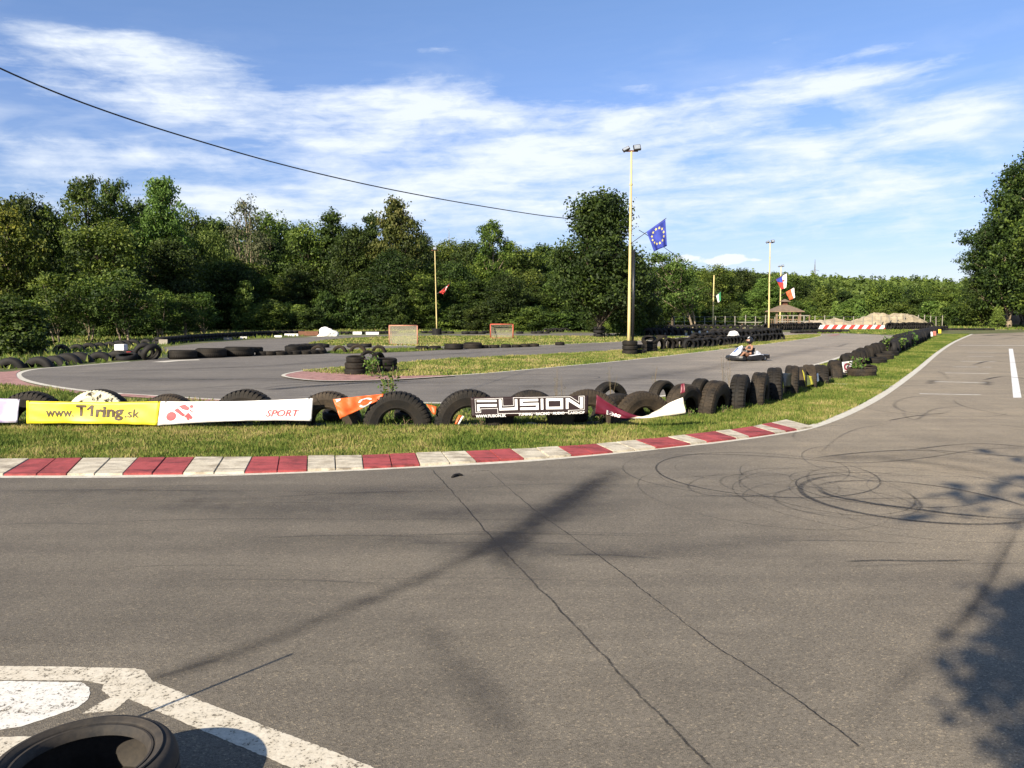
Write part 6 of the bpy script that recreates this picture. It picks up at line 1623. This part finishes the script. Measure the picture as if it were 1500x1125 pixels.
def seat(mb):
    rings = []
    for (x, z, w) in ((.10, .12, .15), (-.08, .10, .17), (-.22, .17, .18), (-.30, .35, .17), (-.34, .52, .14)):
        rings.append([(x, -w, z), (x - .02, 0, z - .02), (x, w, z), (x - .03, w + .02, z + .02), (x - .05, 0, z - .0), (x - .03, -w - .02, z + .02)])
    mb.loft(rings)
kb(seat, 'seat', MAT['black_plastic'])
for x, r_, w, yy in ((.60, .115, .11, .43), (-.58, .125, .16, .46)):
    for s in (-1, 1):
        m4 = Matrix.Translation((x, s * yy, r_)) @ Matrix.Rotation(R(90), 4, 'X')
        wh = kb(lambda mb: mb.lathe([(r_, -w / 2 * .8), (r_, w / 2 * .8), (r_ * .9, w / 2), (r_ * .55, w / 2), (r_ * .55, -w / 2), (r_ * .9, -w / 2)], 20, m4, closed=True), 'wheel', MAT['tyre_far'])
        kb(lambda mb: mb.lathe([(.01, -w * .3), (r_ * .54, -w * .35), (r_ * .54, w * .35), (.01, w * .3)], 14, m4), 'rim', MAT['steel'], wh)
mw = Matrix.Translation((.20, 0, .50)) @ Matrix.Rotation(R(-52), 4, 'Y')
kb(lambda mb: (mb.lathe([(.12 + .013 * math.cos(a), .013 * math.sin(a)) for a in np.linspace(0, 2 * math.pi, 7)[:-1]], 20, mw, closed=True), mb.tube([(.20, 0, .50), (.48, 0, .16)], .012, 6), mb.box((.20, 0, .5), (.02, .2, .03), Matrix.Rotation(R(38), 3, 'Y'))), 'steering_wheel', MAT['black_plastic'])
kb(lambda mb: (mb.box((-.42, -.30, .24), (.26, .2, .24)), mb.box((-.40, -.30, .40), (.16, .14, .09)), mb.tube([(-.5, -.3, .3), (-.7, -.2, .24)], .03, 8)), 'engine', MAT['darkmetal'], bevel=.012)
# seated driver
J = [((-.14, 0, .24), .125, .8), ((-.18, 0, .40), .115, .75), ((-.20, 0, .56), .13, .72), ((-.19, 0, .66), .055), ((-.175, 0, .73), .05),
     ((-.19, .15, .61), .052), ((-.06, .22, .45), .042), ((.13, .12, .49), .032), ((.19, .11, .52), .034),
     ((-.19, -.15, .61), .052), ((-.06, -.22, .45), .042), ((.13, -.12, .49), .032), ((.19, -.11, .52), .034),
     ((-.06, .09, .20), .085), ((.24, .13, .36), .062), ((.48, .12, .16), .045), ((.57, .12, .19), .035),
     ((-.06, -.09, .20), .085), ((.24, -.13, .36), .062), ((.48, -.12, .16), .045), ((.57, -.12, .19), .035)]
Bn = [(0, 1), (1, 2), (2, 3), (3, 4), (2, 5), (5, 6), (6, 7), (7, 8), (2, 9), (9, 10), (10, 11), (11, 12), (0, 13), (13, 14), (14, 15), (15, 16), (0, 17), (17, 18), (18, 19), (19, 20)]
drv = empty('person', kart.location, kart.rotation_euler.z); tag(drv, 'bare-armed kart driver in a dark full-face helmet gripping the steering wheel', 'person')
skin_body('body', J, Bn, simple('tanned skin', (.30, .16, .10), .6, var=.1), drv)
# shirt / shorts as close-fitting shells
sj = [((-.145, 0, .22), .15, .9), ((-.18, 0, .40), .14, .9), ((-.195, 0, .55), .155, .92), ((-.19, 0, .63), .10)]
skin_body('vest', sj, [(0, 1), (1, 2), (2, 3)], MAT['cloth_dark'], drv)
sh_ = [((-.12, 0, .22), .12), ((-.03, .10, .21), .10), ((.15, .12, .30), .082), ((-.03, -.10, .21), .10), ((.15, -.12, .30), .082)]
skin_body('shorts', sh_, [(0, 1), (1, 2), (0, 3), (3, 4)], MAT['rust'], drv)
hm = bmesh.new(); bmesh.ops.create_uvsphere(hm, u_segments=24, v_segments=16, radius=.135)
for v in hm.verts:
    v.co.x *= 1.12; v.co.z *= 1.12
    if v.co.x > .05 and v.co.z < -.02: v.co.x += .025
me = bpy.data.meshes.new('helmet'); hm.to_mesh(me); hm.free(); me.materials.append(MAT['black_plastic']); me.polygons.foreach_set('use_smooth', [True] * len(me.polygons))
ho = link(bpy.data.objects.new('helmet', me), drv); ho.location = (-.155, 0, .85)
def faceopen(mb):
    rings = []
    for z, r0 in ((-.055, .150), (-.02, .158), (.02, .160), (.045, .156)):
        rings.append([( r0 * math.cos(a) * 1.0, r0 * .86 * math.sin(a), z) for a in np.linspace(-.85, .85, 9)])
    vs = [p for r in rings for p in r]; fs = [(i * 9 + k, i * 9 + k + 1, (i + 1) * 9 + k + 1, (i + 1) * 9 + k) for i in range(3) for k in range(8)]; mb.add(vs, fs)
kb(faceopen, 'face', MAT['skin'], ho, smooth_=True)
kb(lambda mb: (mb.box((.163, .035, .022), (.01, .03, .012)), mb.box((.163, -.035, .022), (.01, .03, .012)), mb.box((.166, 0, -.045), (.01, .045, .008))), 'eyes', MAT['cloth_dark'], ho)
kb(lambda mb: mb.loft([[(.155, -.012, -.02), (.155, .012, -.02), (.178, 0, -.025)], [(.155, -.007, .02), (.155, .007, .02), (.158, 0, .02)]]), 'nose', MAT['skin'], ho)
kb(lambda mb: mb.box((.075, 0, .13), (.10, .05, .015), Matrix.Rotation(R(35), 3, 'Y')), 'helmet_print', W_, ho)
for oo in (kart, drv): oo.scale = (KS, KS, KS * 1.06)

def standing(x, yb, hgt, label, top, legs, yaw=0, arm=0.0):
    b = G(x, yb); e = empty('person', (b.x, b.y, 0), R(yaw)); tag(e, label, 'person')
    k = hgt / 1.75
    J = [((0, 0, .95), .13, .8), ((0, 0, 1.18), .12, .7), ((0, 0, 1.38), .15, .65), ((0, 0, 1.50), .055), ((0, 0, 1.57), .06), ((0, -.01, 1.66), .095), ((0, 0, 1.72), .07),
         ((.19, 0, 1.40), .055), ((.25, -.02, 1.12), .042), ((.24, -.12 - arm, .92 + arm), .033), ((.24, -.15 - arm, .84 + arm), .036),
         ((-.19, 0, 1.40), .055), ((-.25, -.02, 1.12), .042), ((-.24, -.12, .90), .033), ((-.24, -.14, .82), .036),
         ((.10, 0, .86), .095), ((.12, -.01, .50), .065), ((.13, .02, .10), .045), ((.13, -.12, .04), .04),
         ((-.10, 0, .86), .095), ((-.12, -.01, .50), .065), ((-.13, .02, .10), .045), ((-.13, -.12, .04), .04)]
    Bn = [(0, 1), (1, 2), (2, 3), (3, 4), (4, 5), (5, 6), (2, 7), (7, 8), (8, 9), (9, 10), (2, 11), (11, 12), (12, 13), (13, 14), (0, 15), (15, 16), (16, 17), (17, 18), (0, 19), (19, 20), (20, 21), (21, 22)]
    skin_body('body', J, Bn, MAT['skin'], e)
    skin_body('shirt', [((0, 0, .93), .145, .85), ((0, 0, 1.18), .135, .75), ((0, 0, 1.37), .165, .7), ((.2, 0, 1.38), .07), ((.235, -.01, 1.22), .06), ((-.2, 0, 1.38), .07), ((-.235, -.01, 1.22), .06)], [(0, 1), (1, 2), (2, 3), (3, 4), (2, 5), (5, 6)], top, e)
    skin_body('trousers', [((0, 0, .93), .135, .85), ((.10, 0, .84), .11), ((.12, -.01, .52), .085), ((-.10, 0, .84), .11), ((-.12, -.01, .52), .085)], [(0, 1), (1, 2), (0, 3), (3, 4)], legs, e)
    hb = MB(); hb.lathe([(.001, .13), (.06, .12), (.10, .06), (.112, 0), (.10, -.03)], 14, Matrix.Translation((0, .015, 1.65))); hb.build('hair', MAT['bark'], e, smooth_=True)
    e.scale = (k, k, k); return e
standing(908, 487, 1.72, 'person in white shirt standing left of the tall yellow pole by the far bank', W_, MAT['rust'], 25, .2)
standing(915, 488, 1.66, 'person in brown top close beside the tall yellow pole', MAT['rust'], MAT['cloth_dark'], -20)
standing(933, 484, 1.55, 'person in white shirt right of the tall yellow pole', W_, MAT['cloth_dark'], 10)
# folded benches and boards behind the bank near the kart
e = empty('picnic_bench', (G(1098, 484).x, G(1098, 484).y, 0)); tag(e, 'pale wooden picnic bench behind the far bank of tyres', 'bench')
mb = MB(); mb.box((0, 0, .80), (2.2, .7, .07)); mb.build('table_top', MAT['postwood'], e)
mb = MB(); mb.box((0, -.65, .5), (2.2, .28, .06)); mb.box((0, .65, .5), (2.2, .28, .06)); mb.build('seat_plank', MAT['postwood'], e)
mb = MB()
for s in (-1, 1): mb.tube([(s * .8, -.7, 0), (s * .8, 0, .8)], .05, 6); mb.tube([(s * .8, .7, 0), (s * .8, 0, .8)], .05, 6)
mb.build('legs', MAT['wood'], e)

# ================================================================== WEEDS BY THE TYRES
def plant(x, yb, h, w, n, ls, label, stems=8, dry=False, leaf='weed', Yoff=0):
    b = G(x, yb); b.y += Yoff; e = empty('weed_plant', (b.x, b.y, 0)); tag(e, label, 'plant', 'weeds among the tyres'); mb = MB(); cs, ns = [], []
    for k in range(stems):
        a = rnd.uniform(0, 6.28); r_ = rnd.uniform(.1, 1) * w; hh = h * rnd.uniform(.6, 1.0)
        tip = Vector((math.cos(a) * r_, math.sin(a) * r_, hh)); mid = Vector((tip.x * .4, tip.y * .4, hh * .55)); mb.tube([(0, 0, 0), mid, tip], [.0035, .0025, .0015] if dry else [.006, .004, .002], 5)
        for q in range(max(1, n // stems)):
            t = rnd.uniform(.25, 1.0); p = Vector((0, 0, 0)).lerp(mid, t * 2) if t < .5 else mid.lerp(tip, t * 2 - 1)
            cs.append(p + Vector([rnd.gauss(0, .03 + w * .10) for _ in range(3)])); ns.append(Vector([rnd.gauss(0, 1) for _ in range(3)]).normalized())
    mb.build('stem', MAT['drystalk'] if dry else MAT['wood'], e)
    if cs:
        cs, ns = np.array([tuple(c) for c in cs]), np.array([tuple(c) for c in ns])
        link(bpy.data.objects.new('leaves', leaf_mesh('leaves', cs, ns, nr.uniform(.6, 1.4, len(cs)) * ls, nr.normal(.5, .2, len(cs)), LEAF[leaf])), e)
    return e
plant(562, 617, .92, .28, 260, .030, 'leafy green weed rising behind the orange banner', 10, Yoff=.55)
plant(545, 553, .62, .34, 220, .035, 'dark green weed in front of the dark tyre pile', 10)
plant(1255, 551, .55, .30, 220, .04, 'bright yellow-green weed right of the small white poster', 9)
plant(1310, 517, .7, .6, 260, .06, 'yellow-green weed patch between the two right tyre lines', 9)
plant(1330, 508, .7, .6, 220, .07, 'farther weed patch between the right tyre lines', 9)
for x, yb, h, lab in [(817, 616, .85, 'tall dry grass stalks above the black board'), (826, 616, .7, 'second clump of dry stalks above the black board'), (900, 606, .8, 'dry stalks behind the dark red banner'), (962, 600, .75, 'dry seed stalks in front of the track, right of the dark red banner'), (1068, 590, 1.05, 'tall dry weed with seed heads in front of the kart'), (1077, 590, .9, 'thin bare stalk beside the tall dry weed')]:
    plant(x, yb, h, .10, 46, .010, lab, 4, True, 'grey', Yoff=.4)
for x, y, wl_ in [(600, 623, 'in the hollow of the fully seen truck tyre'), (420, 622, 'under the SPORT end of the white banner'), (700, 623, 'under the left end of the black board'), (1065, 606, 'right of the smooth turned truck tyre'), (650, 625, 'between the two fully seen truck tyres'), (330, 624, 'under the middle of the white banner'), (880, 619, 'at the left foot of the dark red banner'), (1010, 612, 'at the white end of the dark red banner'), (225, 625, 'under the joint of yellow and white banners')]:
    plant(x + rnd.uniform(-8, 8), y, .15, .12, 60, .016, 'small green weed tuft ' + wl_, 5)
